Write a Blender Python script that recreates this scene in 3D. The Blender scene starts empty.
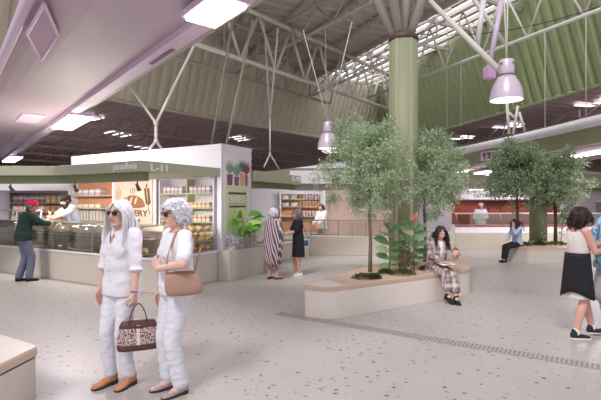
import bpy, bmesh, math, random
from mathutils import Vector, Matrix, noise
PI = math.pi
V = Vector
F, HY, CX, HC = 450.0, 203.0, 300.5, 1.65
scn = bpy.context.scene
COL = scn.collection
random.seed(7)

# ---------------------------------------------------------------- calibration helpers
def G(u, v):
    Y = HC*F/(v-HY)
    return V(((u-CX)/F*Y, Y, 0))
def P(u, v, Y):
    return V(((u-CX)/F*Y, Y, HC-(v-HY)/F*Y))
def onl(u, p, d):
    k = (u-CX)/F
    t = (k*p[1]-p[0])/(d[0]-k*d[1])
    return V((p[0]+t*d[0], p[1]+t*d[1], 0))
def Z(v, Y):
    return HC-(v-HY)/F*Y

# ---------------------------------------------------------------- materials
def lin(c):
    return tuple((x/255/12.92 if x/255 <= .04045 else ((x/255+.055)/1.055)**2.4) for x in c)
MATS = {}
def mat(name, rgb, rough=.6, metal=0, var=.06, scale=6, bump=0, bscale=40, emit=None, estr=0, spec=.4, trans=None):
    if name in MATS: return MATS[name]
    m = bpy.data.materials.new(name); m.use_nodes = True
    nt = m.node_tree; N = nt.nodes; L = nt.links
    b = N['Principled BSDF']
    c = lin(rgb)
    b.inputs['Roughness'].default_value = rough
    b.inputs['Metallic'].default_value = metal
    b.inputs['Specular IOR Level'].default_value = spec
    tc = N.new('ShaderNodeTexCoord')
    nz = N.new('ShaderNodeTexNoise'); nz.inputs['Scale'].default_value = scale; nz.inputs['Detail'].default_value = 3
    L.new(tc.outputs['Object'], nz.inputs['Vector'])
    mx = N.new('ShaderNodeMix'); mx.data_type = 'RGBA'
    mx.inputs['A'].default_value = tuple(x*(1-var) for x in c)+(1,)
    mx.inputs['B'].default_value = tuple(min(1, x*(1+var)) for x in c)+(1,)
    L.new(nz.outputs['Fac'], mx.inputs['Factor']); L.new(mx.outputs['Result'], b.inputs['Base Color'])
    if bump:
        n2 = N.new('ShaderNodeTexNoise'); n2.inputs['Scale'].default_value = bscale; n2.inputs['Detail'].default_value = 4
        L.new(tc.outputs['Object'], n2.inputs['Vector'])
        bp = N.new('ShaderNodeBump'); bp.inputs['Strength'].default_value = bump; bp.inputs['Distance'].default_value = .01
        L.new(n2.outputs['Fac'], bp.inputs['Height']); L.new(bp.outputs['Normal'], b.inputs['Normal'])
    if emit:
        b.inputs['Emission Color'].default_value = lin(emit)+(1,)
        b.inputs['Emission Strength'].default_value = estr
    if trans:
        b.inputs['Subsurface Weight'].default_value = trans
        b.inputs['Subsurface Radius'].default_value = (.02, .01, .006)
        b.inputs['Subsurface Scale'].default_value = .3
    MATS[name] = m
    return m
def nodes_of(name):
    m = bpy.data.materials.new(name); m.use_nodes = True
    MATS[name] = m
    return m, m.node_tree.nodes, m.node_tree.links, m.node_tree.nodes['Principled BSDF']
def ramp(N, stops, interp='CONSTANT'):
    r = N.new('ShaderNodeValToRGB'); r.color_ramp.interpolation = interp
    e = r.color_ramp.elements
    while len(e) > 1: e.remove(e[-1])
    e[0].position = stops[0][0]; e[0].color = lin(stops[0][1])+(1,)
    for p, c in stops[1:]:
        x = e.new(p); x.color = lin(c)+(1,)
    return r
def glass_mat(name, tint, refl=.10):
    m = bpy.data.materials.new(name); m.use_nodes = True
    N = m.node_tree.nodes; L = m.node_tree.links
    N.clear()
    o = N.new('ShaderNodeOutputMaterial'); mx = N.new('ShaderNodeMixShader')
    t = N.new('ShaderNodeBsdfTransparent'); g = N.new('ShaderNodeBsdfGlossy')
    t.inputs['Color'].default_value = lin(tint)+(1,)
    g.inputs['Roughness'].default_value = .05
    lw = N.new('ShaderNodeLayerWeight'); lw.inputs['Blend'].default_value = .25
    ml = N.new('ShaderNodeMath'); ml.operation = 'MULTIPLY_ADD'; ml.inputs[1].default_value = .35; ml.inputs[2].default_value = refl
    L.new(lw.outputs['Facing'], ml.inputs[0]); L.new(ml.outputs[0], mx.inputs['Fac'])
    L.new(t.outputs[0], mx.inputs[1]); L.new(g.outputs[0], mx.inputs[2]); L.new(mx.outputs[0], o.inputs['Surface'])
    MATS[name] = m
    return m

# ---------------------------------------------------------------- object helpers
def tag(o, label=None, cat=None, group=None, kind=None):
    if label: o['label'] = label
    if cat: o['category'] = cat
    if group: o['group'] = group
    if kind: o['kind'] = kind
    return o
def thing(name, label, cat, loc=(0, 0, 0), rz=0, group=None):
    o = bpy.data.objects.new(name, None); COL.objects.link(o)
    o.empty_display_size = .1
    o.location = loc; o.rotation_euler = (0, 0, rz)
    return tag(o, label, cat, group)
def wloc(o):
    l = V(o.location)
    return l + wloc(o.parent) if o.parent else l
def children(o):
    return [c for c in COL.objects if c.parent == o]
def dup(root, loc=None, rz=None, label=None, group=None):
    r = root.copy(); COL.objects.link(r)
    if loc is not None: r.location = loc
    if rz is not None: r.rotation_euler = (0, 0, rz)
    if label: r['label'] = label
    if group: r['group'] = group
    for ch in list(root.children):
        c = ch.copy(); COL.objects.link(c); c.parent = r
        for g in list(ch.children):
            d = g.copy(); COL.objects.link(d); d.parent = c
    return r

class MB:
    def __init__(s): s.v = []; s.f = []; s.mi = []; s.cur = 0
    def add(s, verts, faces):
        o = len(s.v); s.v += [V(x) for x in verts]
        for f in faces: s.f.append([i+o for i in f]); s.mi.append(s.cur)
        return s
    def box(s, c, d, rz=0, ax=None):
        c = V(c)
        if ax is None: ax = (V((math.cos(rz), math.sin(rz), 0)), V((-math.sin(rz), math.cos(rz), 0)), V((0, 0, 1)))
        vs = [c+ax[0]*(i*d[0]/2)+ax[1]*(j*d[1]/2)+ax[2]*(k*d[2]/2) for k in (-1, 1) for j in (-1, 1) for i in (-1, 1)]
        return s.add(vs, [(0, 2, 3, 1), (4, 5, 7, 6), (0, 1, 5, 4), (2, 6, 7, 3), (0, 4, 6, 2), (1, 3, 7, 5)])
    def wall(s, a, b, z0, z1, th, side=1):
        # upright slab from ground point a to b, thickness th to its left (side=1) or right
        a = V((a[0], a[1], 0)); b = V((b[0], b[1], 0)); d = (b-a).normalized(); n = V((-d.y, d.x, 0))*side*th
        vs = [V((p.x, p.y, z)) for z in (z0, z1) for p in (a, b, b+n, a+n)]
        return s.add(vs, [(3, 2, 1, 0), (4, 5, 6, 7), (0, 1, 5, 4), (1, 2, 6, 5), (2, 3, 7, 6), (3, 0, 4, 7)])
    def prism(s, poly, z0, z1):
        n = len(poly)
        vs = [V((p[0], p[1], z0)) for p in poly]+[V((p[0], p[1], z1)) for p in poly]
        fs = [tuple(range(n-1, -1, -1)), tuple(range(n, 2*n))]+[(i, (i+1) % n, n+(i+1) % n, n+i) for i in range(n)]
        return s.add(vs, fs)
    def extrude(s, prof, d):
        n = len(prof); d = V(d)
        vs = [V(p) for p in prof]+[V(p)+d for p in prof]
        fs = [tuple(range(n-1, -1, -1)), tuple(range(n, 2*n))]+[(i, (i+1) % n, n+(i+1) % n, n+i) for i in range(n)]
        return s.add(vs, fs)
    def tube(s, pts, r, n=8, caps=True):
        pts = [V(p) for p in pts]
        rs = r if isinstance(r, (list, tuple)) else [r]*len(pts)
        vs = []; fs = []; m = len(pts)
        up = None
        for i, p in enumerate(pts):
            t = (pts[min(i+1, m-1)]-pts[max(i-1, 0)])
            if t.length < 1e-9: t = V((0, 0, 1))
            t.normalize()
            if up is None:
                a = V((0, 0, 1)) if abs(t.z) < .9 else V((1, 0, 0))
                up = (a-t*a.dot(t)).normalized()
            else:
                up = up-t*up.dot(t)
                up = up.normalized() if up.length > 1e-6 else V((1, 0, 0))
            w = t.cross(up)
            for k in range(n):
                an = 2*PI*k/n
                vs.append(p+(up*math.cos(an)+w*math.sin(an))*rs[i])
        for i in range(m-1):
            for k in range(n):
                fs.append((i*n+k, i*n+(k+1) % n, (i+1)*n+(k+1) % n, (i+1)*n+k))
        if caps:
            fs.append(tuple(range(n-1, -1, -1))); fs.append(tuple((m-1)*n+k for k in range(n)))
        return s.add(vs, fs)
    def cap(s, a, b, ra, rb, n=14):
        a = V(a); b = V(b); t = b-a
        L = t.length
        t = t.normalized() if L > 1e-9 else V((0, 0, 1))
        pts = []; rs = []
        for q in (-1, -.85, -.5, 0): pts.append(a+t*ra*q); rs.append(ra*math.sqrt(max(0, 1-q*q))+.0004)
        for q in (0, .5, .85, 1): pts.append(b+t*rb*q); rs.append(rb*math.sqrt(max(0, 1-q*q))+.0004)
        return s.tube(pts, rs, n)
    def ell(s, c, r, R=None, nu=16, nv=10):
        c = V(c); R = R or Matrix.Identity(3)
        vs = [c+R @ V((0, 0, r[2]))]; fs = []
        for j in range(1, nv):
            a = PI*j/nv
            for i in range(nu):
                p = 2*PI*i/nu
                vs.append(c+R @ V((r[0]*math.sin(a)*math.cos(p), r[1]*math.sin(a)*math.sin(p), r[2]*math.cos(a))))
        vs.append(c-R @ V((0, 0, r[2])))
        for i in range(nu):
            fs.append((0, 1+i, 1+(i+1) % nu))
            for j in range(nv-2):
                b0 = 1+j*nu; b1 = b0+nu
                fs.append((b0+i, b1+i, b1+(i+1) % nu, b0+(i+1) % nu))
            b0 = 1+(nv-2)*nu
            fs.append((b0+i, len(vs)-1, b0+(i+1) % nu))
        return s.add(vs, fs)
    def loft(s, rings, n=24, p=2.0, caps=True):
        # ring = (centre, half-width vector, half-depth vector)
        vs = []; fs = []; m = len(rings)
        for c, a, b in rings:
            for k in range(n):
                t = 2*PI*k/n; ct = math.cos(t); st = math.sin(t)
                vs.append(V(c)+V(a)*math.copysign(abs(ct)**(2/p), ct)+V(b)*math.copysign(abs(st)**(2/p), st))
        for i in range(m-1):
            for k in range(n):
                fs.append((i*n+k, i*n+(k+1) % n, (i+1)*n+(k+1) % n, (i+1)*n+k))
        if caps:
            fs.append(tuple(range(n-1, -1, -1))); fs.append(tuple((m-1)*n+k for k in range(n)))
        return s.add(vs, fs)
    def lathe(s, prof, c=(0, 0, 0), n=24, closed=False):
        vs = []; fs = []; m = len(prof); c = V(c)
        for r, z in prof:
            for k in range(n):
                vs.append(c+V((r*math.cos(2*PI*k/n), r*math.sin(2*PI*k/n), z)))
        for i in range(m-1):
            for k in range(n):
                fs.append((i*n+k, i*n+(k+1) % n, (i+1)*n+(k+1) % n, (i+1)*n+k))
        if not closed:
            fs.append(tuple(range(n-1, -1, -1))); fs.append(tuple((m-1)*n+k for k in range(n)))
        return s.add(vs, fs)
    def mesh(s, name, off=V((0, 0, 0)), smooth=False):
        me = bpy.data.meshes.new(name)
        me.from_pydata([v-off for v in s.v], [], s.f)
        me.update()
        if any(s.mi):
            me.polygons.foreach_set('material_index', s.mi)
        if smooth: me.polygons.foreach_set('use_smooth', [True]*len(me.polygons))
        return me
    def build(s, name, m, parent=None, smooth=False, bevel=0, world=True, kind=None, label=None, fix=True):
        off = wloc(parent) if (parent and world) else V((0, 0, 0))
        me = s.mesh(name, off, smooth)
        if fix:
            bm = bmesh.new(); bm.from_mesh(me); bmesh.ops.recalc_face_normals(bm, faces=bm.faces); bm.to_mesh(me); bm.free()
        for x in (m if isinstance(m, (list, tuple)) else [m]): me.materials.append(x)
        o = bpy.data.objects.new(name, me); COL.objects.link(o)
        if parent: o.parent = parent
        if bevel:
            md = o.modifiers.new('bevel', 'BEVEL'); md.width = bevel; md.segments = 2; md.limit_method = 'ANGLE'; md.angle_limit = .6
        if kind: o['kind'] = kind
        if label: o['label'] = label
        return o
def origin(o, p):
    # put the object's origin at p (mesh data moved the other way)
    p = V(p); o.data.transform(Matrix.Translation(-p)); o.location = p
    return o
def text_mesh(body, size, extr=.004, align='CENTER'):
    cu = bpy.data.curves.new('t', 'FONT'); cu.body = body; cu.size = size; cu.extrude = extr; cu.offset = size*.018
    cu.align_x = align; cu.align_y = 'CENTER'; cu.resolution_u = 3
    o = bpy.data.objects.new('t', cu); COL.objects.link(o)
    dg = bpy.context.evaluated_depsgraph_get()
    me = bpy.data.meshes.new_from_object(o.evaluated_get(dg))
    bpy.data.objects.remove(o); bpy.data.curves.remove(cu)
    return me
def lettering(name, body, size, pos, xd, m, parent, extr=.006, sx=1.0, up=V((0, 0, 1)), align='CENTER'):
    me = text_mesh(body, size, extr, align)
    xd = V(xd).normalized(); nrm = xd.cross(up)
    off = wloc(parent) if parent else V((0, 0, 0))
    M = Matrix((xd*sx, up, nrm)).transposed().to_4x4(); M.translation = V(pos)-off
    me.transform(M); me.materials.clear(); me.materials.append(m)
    o = bpy.data.objects.new(name, me); COL.objects.link(o)
    if parent: o.parent = parent
    return o
# ================================================================ materials
M_cream = mat('painted_plinth', (206, 198, 187), .55, var=.03, scale=2)
M_white = mat('white_panel', (234, 230, 238), .5, var=.02, scale=2)
M_green = mat('sage_paint', (186, 188, 164), .5, var=.04, scale=2)
M_olive = mat('olive_paint', (160, 164, 132), .5, var=.05, scale=2)
M_dgreen = mat('dark_sage', (132, 138, 108), .6, var=.05)
M_tube = mat('white_tube', (222, 218, 212), .4, var=.05)
M_tubew = mat('warm_tube', (186, 178, 168), .5, var=.06)
M_clad = mat('beige_cladding', (216, 210, 192), .5, var=.06, scale=3)
M_cladg = mat('green_cladding', (152, 166, 122), .5, var=.08, scale=3)
M_ceil = mat('roof_deck', (192, 186, 176), .6, var=.08, scale=3)
M_dark = mat('dark_roof', (190, 170, 168), .7, var=.2, scale=3)
M_darktube = mat('dark_tube', (186, 170, 162), .6, var=.1)
M_mauve = mat('mauve_soffit', (190, 172, 186), .35, var=.05, scale=1.2)
M_lilac = mat('lilac_trim', (222, 200, 226), .35, var=.03)
M_access = mat('access_panel', (182, 150, 180), .4, var=.04)
M_wood = mat('pale_wood', (206, 178, 158), .5, var=.1, scale=8)
M_tip = mat('pale_stone_top', (222, 212, 204), .35, var=.03)
M_shelf = mat('shelf_green', (186, 186, 150), .5, var=.05)
M_orange = mat('orange_back', (214, 150, 118), .6, var=.06)
M_red = mat('red_wall', (168, 76, 60), .6, var=.1, scale=2)
M_pink = mat('pink_panel', (226, 196, 188), .6, var=.04)
M_steel = mat('brushed_steel', (176, 172, 164), .3, metal=.7, var=.05)
M_frame = mat('grey_frame', (140, 134, 126), .4, metal=.3, var=.05)
M_railm = mat('olive_rail', (150, 144, 118), .45, metal=.2, var=.05)
M_black = mat('black_paint', (26, 24, 26), .5)
M_letter = mat('white_letter', (246, 246, 246), .4, var=.01)
M_lamp = mat('lamp_glow', (255, 250, 255), .4, emit=(255, 246, 255), estr=9)
M_lampl = mat('lamp_glow_soft', (255, 250, 255), .4, emit=(255, 240, 255), estr=5)
M_pendant = mat('pendant_metal', (222, 206, 222), .3, metal=.25, var=.03)
M_glass = glass_mat('case_glass', (226, 226, 218), .16)
M_clear = glass_mat('clear_glass', (244, 244, 240), .03)
M_gravel = mat('farwall', (150, 142, 132), .8)
M_maroon = mat('louver_maroon', (120, 84, 96), .5)

# floor terrazzo
m, N, L, b = nodes_of('terrazzo')
tc = N.new('ShaderNodeTexCoord')
nz = N.new('ShaderNodeTexNoise'); nz.inputs['Scale'].default_value = .5; nz.inputs['Detail'].default_value = 4
L.new(tc.outputs['Object'], nz.inputs['Vector'])
basec = ramp(N, [(.3, (176, 171, 167)), (.7, (187, 181, 177))], 'LINEAR'); L.new(nz.outputs['Fac'], basec.inputs['Fac'])
prev = basec.outputs['Color']
for sc, thr, pick, cols in ((9, .20, .52, [(0, (96, 92, 92)), (.3, (150, 122, 108)), (.5, (70, 68, 70)), (.75, (120, 118, 112))]),
                            (19, .18, .5, [(0, (176, 160, 150)), (.4, (132, 128, 126)), (.7, (186, 168, 158))]),
                            (13, .15, .6, [(0, (170, 132, 110)), (.5, (110, 104, 104))])):
    vo = N.new('ShaderNodeTexVoronoi'); vo.inputs['Scale'].default_value = sc
    mp = N.new('ShaderNodeMapping'); mp.inputs['Rotation'].default_value = (0, 0, sc*.7); mp.inputs['Scale'].default_value = (1, 1.5, 1)
    dn = N.new('ShaderNodeTexNoise'); dn.inputs['Scale'].default_value = 40
    L.new(tc.outputs['Object'], dn.inputs['Vector'])
    ad = N.new('ShaderNodeMix'); ad.data_type = 'RGBA'; ad.blend_type = 'LINEAR_LIGHT'; ad.inputs['Factor'].default_value = .03
    L.new(tc.outputs['Object'], ad.inputs['A']); L.new(dn.outputs['Color'], ad.inputs['B'])
    L.new(ad.outputs['Result'], mp.inputs['Vector']); L.new(mp.outputs['Vector'], vo.inputs['Vector'])
    sp = N.new('ShaderNodeSeparateColor'); L.new(vo.outputs['Color'], sp.inputs['Color'])
    c1 = N.new('ShaderNodeMath'); c1.operation = 'LESS_THAN'; c1.inputs[1].default_value = thr; L.new(vo.outputs['Distance'], c1.inputs[0])
    c2 = N.new('ShaderNodeMath'); c2.operation = 'GREATER_THAN'; c2.inputs[1].default_value = pick; L.new(sp.outputs['Red'], c2.inputs[0])
    c3 = N.new('ShaderNodeMath'); c3.operation = 'MULTIPLY'; L.new(c1.outputs[0], c3.inputs[0]); L.new(c2.outputs[0], c3.inputs[1])
    rr = ramp(N, cols); L.new(sp.outputs['Green'], rr.inputs['Fac'])
    mx = N.new('ShaderNodeMix'); mx.data_type = 'RGBA'
    L.new(c3.outputs[0], mx.inputs['Factor']); L.new(prev, mx.inputs['A']); L.new(rr.outputs['Color'], mx.inputs['B'])
    prev = mx.outputs['Result']
L.new(prev, b.inputs['Base Color']); b.inputs['Roughness'].default_value = .38; b.inputs['Specular IOR Level'].default_value = .35
M_floor = m

# ================================================================ room shell
MB().box((0, 21, -.05), (64, 62, .1)).build('floor', M_floor, kind='structure')

def corr(o, along, up, length, pitch, depth, nrm, w=.28):
    # ribbed sheet: rib profile along `along`, swept along the vector `up`
    along = V(along).normalized(); nrm = V(nrm); up = V(up); mb = MB()
    n = int(length/pitch); pr = []
    for i in range(n):
        x = i*pitch
        for fx, h in ((0, 0), (w*.25, 1), (w*.75, 1), (w, 0)): pr.append(V(o)+along*(x+fx*pitch)+nrm*depth*h)
    pr.append(V(o)+along*n*pitch)
    k = len(pr)
    vs = pr+[p+up for p in pr]
    mb.add(vs, [(i, i+1, k+i+1, k+i) for i in range(k-1)])
    th = nrm*-.02
    vs2 = [p+th for p in vs]
    mb.add(vs2, [(k+i, k+i+1, i+1, i) for i in range(k-1)])
    return mb
# left clerestory cladding: lower edge rising from (-12, ..) to the far corner
LA = V((0, 22.8, 5.2)); LD = V((.643, .766, 0)); LN = V((.766, -.643, 0))     # LN points into the hall
corr(LA-LD*21, LD, LN*1.0+V((0, 0, 3.1)), 29, .40, .10, LN, .80).build('wall_left', M_clad, kind='structure', fix=False)
RA = V((6.2, 24.2, 5.2)); RD = V((.24, -.971, 0)); RN = V((-.971, -.24, 0))
corr(RA-RD*4.8, RD, RN*1.15+V((0, 0, 3.5)), 22, .42, .10, RN, .80).build('wall_right', M_cladg, kind='structure', fix=False)
# gutter edge along the feet of the cladding
g = MB(); g.tube([LA-LD*21+V((0, 0, -.06)), LA+LD*7.9+V((0, 0, -.06))], .07)
g.build('trim_1', M_clad, kind='structure')
g = MB(); g.tube([RA-RD*4.7+V((0, 0, -.06)), RA+RD*17+V((0, 0, -.06))], .07)
g.build('trim_2', M_cladg, kind='structure')

# upper roof deck between (ribbed, with downstand purlins)
e0 = V((.58, 22.9, 8.0)); ed = V((.426, -.905, 0)); en = V((-.905, -.426, 0))
o0 = e0-ed*4.5
corr(o0, ed, en*14, 15.5, .5, .05, V((0, 0, -1))).build('ceiling', M_ceil, kind='structure', fix=False)
pm = MB()
for k in range(7):
    a = o0+en*(k*1.35+.1)+V((0, 0, -.12)); pm.box((a+ed*7.5), (15, .12, .16), ax=(ed, en, V((0, 0, 1))))
pm.build('trim_3', M_ceil, kind='structure')
# dotted bolt heads on the edge purlin
pm = MB()
for k in range(3):
    for i in range(28):
        a = o0+en*(k*1.35+.1)+ed*(i*.5+.2)+V((0, 0, -.23)); pm.ell(a, (.05, .05, .04), nu=8, nv=5)
pm.build('trim_4', M_darktube, kind='structure')
# skylight strip beyond the deck edge: translucent sheets on white bars
Msky = mat('skylight_sheet', (244, 244, 246), .4, emit=(250, 248, 255), estr=2.2)
sm = MB(); sm.extrude([o0+V((0, 0, .35)), o0-en*5.5+V((0, 0, .8)), o0-en*5.5+V((0, 0, .84)), o0+V((0, 0, .39))], ed*15)
sm.build('window_1', Msky, kind='structure')
sm = MB()
for k in range(9):
    a = o0-en*(.15+k*.58)+V((0, 0, .2+k*.045)); sm.box(a+ed*7.5, (15, .16, .14), ax=(ed, en, V((0, 0, 1))))
for i in range(8):
    a = o0+ed*(i*2+.5)+V((0, 0, .1)); sm.box(a-en*2.6, (.1, 5.4, .12), ax=(ed, en, V((0, 0, 1))))
sm.build('trim_5', M_ceil, kind='structure')

# low dark roof beyond the cladding feet
def darkroof(name, o, d, n, length, run, drop, pitch):
    mb = corr(o, d, n*run+V((0, 0, -drop)), length, pitch, .08, V((0, 0, -1)), .35)
    return mb.build(name, M_dark, kind='structure', fix=False)
darkroof('ceiling.001', LA-LD*24, LD, -LN, 36, 26, 1.2, .5)
darkroof('ceiling.002', RA-RD*8, RD, -RN, 26, 22, 1.0, .5)
# small roof lights in the dark roof
sm = MB()
rr_ = random.Random(3)
def glint(o, d, n, run, drop, a, q, w, h):
    c = o+d*a+n*q+V((0, 0, -drop*q/run-.1)); sm.box(c, (w, h, .02), ax=(d, n, V((0, 0, 1))))
for k in range(7):
    a = 6+k*2.6
    for j in range(3):
        glint(LA-LD*24, LD, -LN, 26, 1.2, a+j*.5+8, 2.5+(k % 3)*2.6+.2*j, .10, .9)
for a, q in ((9.0, 1.8), (12.6, 1.7), (17.2, 1.5)):
    for j in range(3): glint(RA-RD*8, RD, -RN, 22, 1.0, a+j*.5, q+(j % 2)*.3, .2, .7)
sm.build('window_2', Msky, kind='structure')
# far walls
MB().box((0, 46, 2.6), (60, .3, 5.2)).build('wall_back', M_gravel, kind='structure')
MB().box((28, 24, 2.4), (.3, 44, 4.8)).build('wall_side_right', M_gravel, kind='structure')
MB().box((-24, 24, 2.4), (.3, 44, 4.8)).build('wall_side_left', M_gravel, kind='structure')
# dark lattice under the low roof
dm_all = []
def lattice(label, o, d, n, length, rows, z):
    t = thing('roof_lattice', label, 'roof lattice', o)
    k = 0
    for r in range(rows):
        b0 = o+n*(1.2+r*2.6); z0 = z-r*.12
        mb = MB(); mb.tube([V((b0.x, b0.y, z0)), V((b0.x, b0.y, z0))+d*length], .05, 6)
        mb.build('chord', M_darktube, t)
        w = MB(); m_ = int(length/1.3)
        for i in range(m_):
            a = b0+d*(i*1.3); c = b0+d*((i+.5)*1.3); e = b0+d*((i+1)*1.3)
            w.tube([V((a.x, a.y, z0)), V((c.x, c.y, z0))+n*.6+V((0, 0, .7))], .03, 5)
            w.tube([V((c.x, c.y, z0))+n*.6+V((0, 0, .7)), V((e.x, e.y, z0))], .03, 5)
        w.build('web', M_darktube, t)
lattice('dark brown steel lattice under the low roof behind the bakery stall', V((-12, 9.5, 0)), LD, -LN, 24, 5, 4.45)
lattice('dark steel lattice under the low roof above the right stalls', RA+RD*-5-V((0, 0, 5.2)), RD, -RN, 16, 3, 4.5)

# ================================================================ trusses (white tube)
def truss(label, a, b, zb, zt, panels, r, m, off=V((0, 0, 0)), extra=None):
    t = thing('roof_truss', label, 'truss', (a[0], a[1], zb))
    a = V((a[0], a[1], 0)); b = V((b[0], b[1], 0)); d = b-a
    up = V((0, 0, 1))
    MB().tube([a+up*zb, b+up*zb], r, 8).build('bottom_chord', m, t, True)
    MB().tube([a+up*zt+off, b+up*zt+off], r, 8).build('top_chord', m, t, True)
    for i in range(panels):
        p0 = a+d*(i/panels)+up*zb; p1 = a+d*((i+.5)/panels)+up*zt+off; p2 = a+d*((i+1)/panels)+up*zb
        MB().tube([p0, p1], r*.62, 6).build('web_bar', m, t, True)
        MB().tube([p1, p2], r*.62, 6).build('web_bar', m, t, True)
    return t
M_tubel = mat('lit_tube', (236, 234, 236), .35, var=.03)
p1, p2 = P(120, 18, 10.2), P(180, 38, 11.9)
a = V((-4.5, 10.3, 0)); 
T1a = V((-3.2, 11.9, 0)); T1d = V((7.4, 9.1, 0)).normalized()
truss('long white tube truss running from the near left ceiling toward the green column', T1a-T1d*2.5, T1a+T1d*11.6, 6.0, 7.6, 9, .075, M_tube)
T1o = V((-T1d.y, T1d.x, 0))
truss('second tube truss behind the long white one, over the beige cladding', T1a-T1d*3+T1o*2.2, T1a+T1d*10+T1o*2.2, 6.3, 7.7, 8, .06, M_tubew, off=T1o*-.9)
T2a = V((4.05, 15.9, 0)); T2d = V((2.7, -5.8, 0)).normalized()
truss('white tube truss in front of the green cladding at right', T2a-T2d*3.0, T2a+T2d*9, 6.0, 7.55, 8, .05, M_tube)
truss('tube truss crossing under the grey roof deck at upper left', V((-6.6, 24.2, 0)), V((1.9, 12.0, 0)), 7.0, 7.8, 9, .05, M_tubew)
truss('pale lit truss under the bright skylight beside the green column', V((.6, 22.0, 0)), V((4.3, 14.2, 0)), 6.9, 7.85, 7, .05, M_tubel, off=V((.5, .2, 0)))

def bar(name, label, cat, pts, r, m, group=None, n=8):
    mb = MB(); mb.tube(pts, r, n)
    o = mb.build(name, m, None, True); origin(o, pts[0]); return tag(o, label, cat, group)
bar('brace_tube', 'thick white diagonal brace ending beside the large pendant lamp', 'brace', [P(421, -8, 9.0), P(498, 69, 7.0)], .05, M_tube)
bar('brace_tube', 'white brace crossing behind the large pendant lamp cable', 'brace', [P(470, -6, 10.5), P(505, 44, 10.5)], .05, M_tube)
bar('brace_tube', 'lilac white upright tube over the small square lamp box', 'brace', [P(502, 0, 8.4), P(489, 66, 8.4)], .05, M_lilac)
bar('brace_tube', 'broad white upright tube left of the small square lamp box', 'brace', [P(484, -4, 9.5), P(477, 47, 9.5)], .06, M_tubel)

# Y shaped hangers above the bakery
def yhang(label, top1, top2, knee, foot, f1, f2, Y, r=.035):
    t = thing('branching_hanger', label, 'roof hanger', P(foot[0], foot[1], Y))
    k = P(*knee, Y); f = P(*foot, Y)
    MB().tube([P(*top1, Y+.6), k], r, 8).build('upper_arm_tube', M_tube, t, True)
    MB().tube([P(*top2, Y-.4), k], r, 8).build('upper_arm_tube', M_tube, t, True)
    MB().tube([k, f], r*1.1, 8).build('stem', M_tube, t, True)
    MB().tube([f, P(*f1, Y-.3)], r*.9, 8).build('foot_tube', M_tube, t, True)
    MB().tube([f, P(*f2, Y+.3)], r*.9, 8).build('foot_tube', M_tube, t, True)
    [MB().ell(q_, (r*1.7, r*1.7, r*1.7)).build('joint', M_tube, t, True) for q_ in (k, f)]
yhang('white branching tube hanger above the bakery sign letters', (130, 86), (194, 46), (156, 123), (156, 141), (147, 153), (163, 150), 11.2)
yhang('thin warm tube hanger above the second stall fascia', (264, 20), (278, 28), (270, 120), (270, 154), (264, 167), (279, 169), 12.6, .022)
bar('hanger_rod', 'slanting warm tube left of the poster pillar top', 'roof hanger', [P(233, 20, 12.5), P(211, 146, 12.5)], .035, M_tubew)
bar('hanger_rod', 'slanting warm tube rising behind the poster pillar top', 'roof hanger', [P(253, 20, 12.2), P(226, 146, 12.2)], .035, M_tubew)
bar('hanger_rod', 'thin cable dropping in front of the beige cladding at centre', 'cable', [P(325, 20, 12), P(327, 122, 9.6)], .008, M_darktube)
for k, (u, v0, v1, Y) in enumerate(((447, 20, 128, 15), (461, 60, 128, 15), (545, 30, 128, 12.5), (586, 12, 116, 11.5))):
    lb = ['left of the large pendant lamp', 'between the column and the large pendant lamp', 'right of the large pendant lamp', 'near the right edge of the photo'][k]
    bar('suspension_cable', 'pale suspension cable before green cladding '+lb, 'cable', [P(u, v0, Y), P(u, v1, Y)], .012, M_tube, n=6)
pts = [P(400+i*20, 33+12*math.sin(PI*i/9)*(.4)-(i*i*.25), 9.6) for i in range(11)]
bar('sagging_wire', 'dark sagging wire strung across the green cladding', 'cable', pts, .008, M_black, n=6)
# frame post behind the large pendant
t = thing('lattice_post', 'white forked post on the arched beam below the large pendant', 'post', P(510, 134, 15.4))
for q0, q1 in (((507, 104), (509, 134)), ((518, 106), (513, 134)), ((508, 112), (517, 120)), ((519, 112), (525, 132))):
    MB().tube([P(*q0, 15.4), P(*q1, 15.4)], .05, 8).build('post_tube', M_tube, t, True)

# ================================================================ columns
cb = V((2.0, 8.75, 0))
col = thing('column', 'thick round sage green column with five roof struts at centre', 'column', cb+V((0, 0, .46)))
mb = MB(); prof = [(.268, .46), (.268, 4.82)]
mb.lathe(prof, cb, 48); mb.build("shaft", M_olive, col, True)
for k in range(6):
    an = k*PI/3-PI/2+.35
    MB().box(cb+V((math.cos(an)*.268, math.sin(an)*.268, 2.64)), (.05, .012, 4.36), rz=an+PI/2).build('seam_strip', M_green, col)
MB().lathe([(.275, 4.78), (.285, 4.8), (.285, 4.86), (.2, 4.95)], cb, 32).build('collar', mat('brown_collar', (92, 76, 68), .5), col, True)
for dx, dy, r in ((-1.55, .3, .085), (-.8, -.5, .085), (.32, .5, .085), (1.15, -.2, .085), (-.2, 1.4, .085)):
    MB().tube([cb+V((dx*.1, dy*.1, 4.88)), cb+V((dx*1.0, dy, 8.0))], r, 10).build('strut', M_tubew, col, True)

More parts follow.
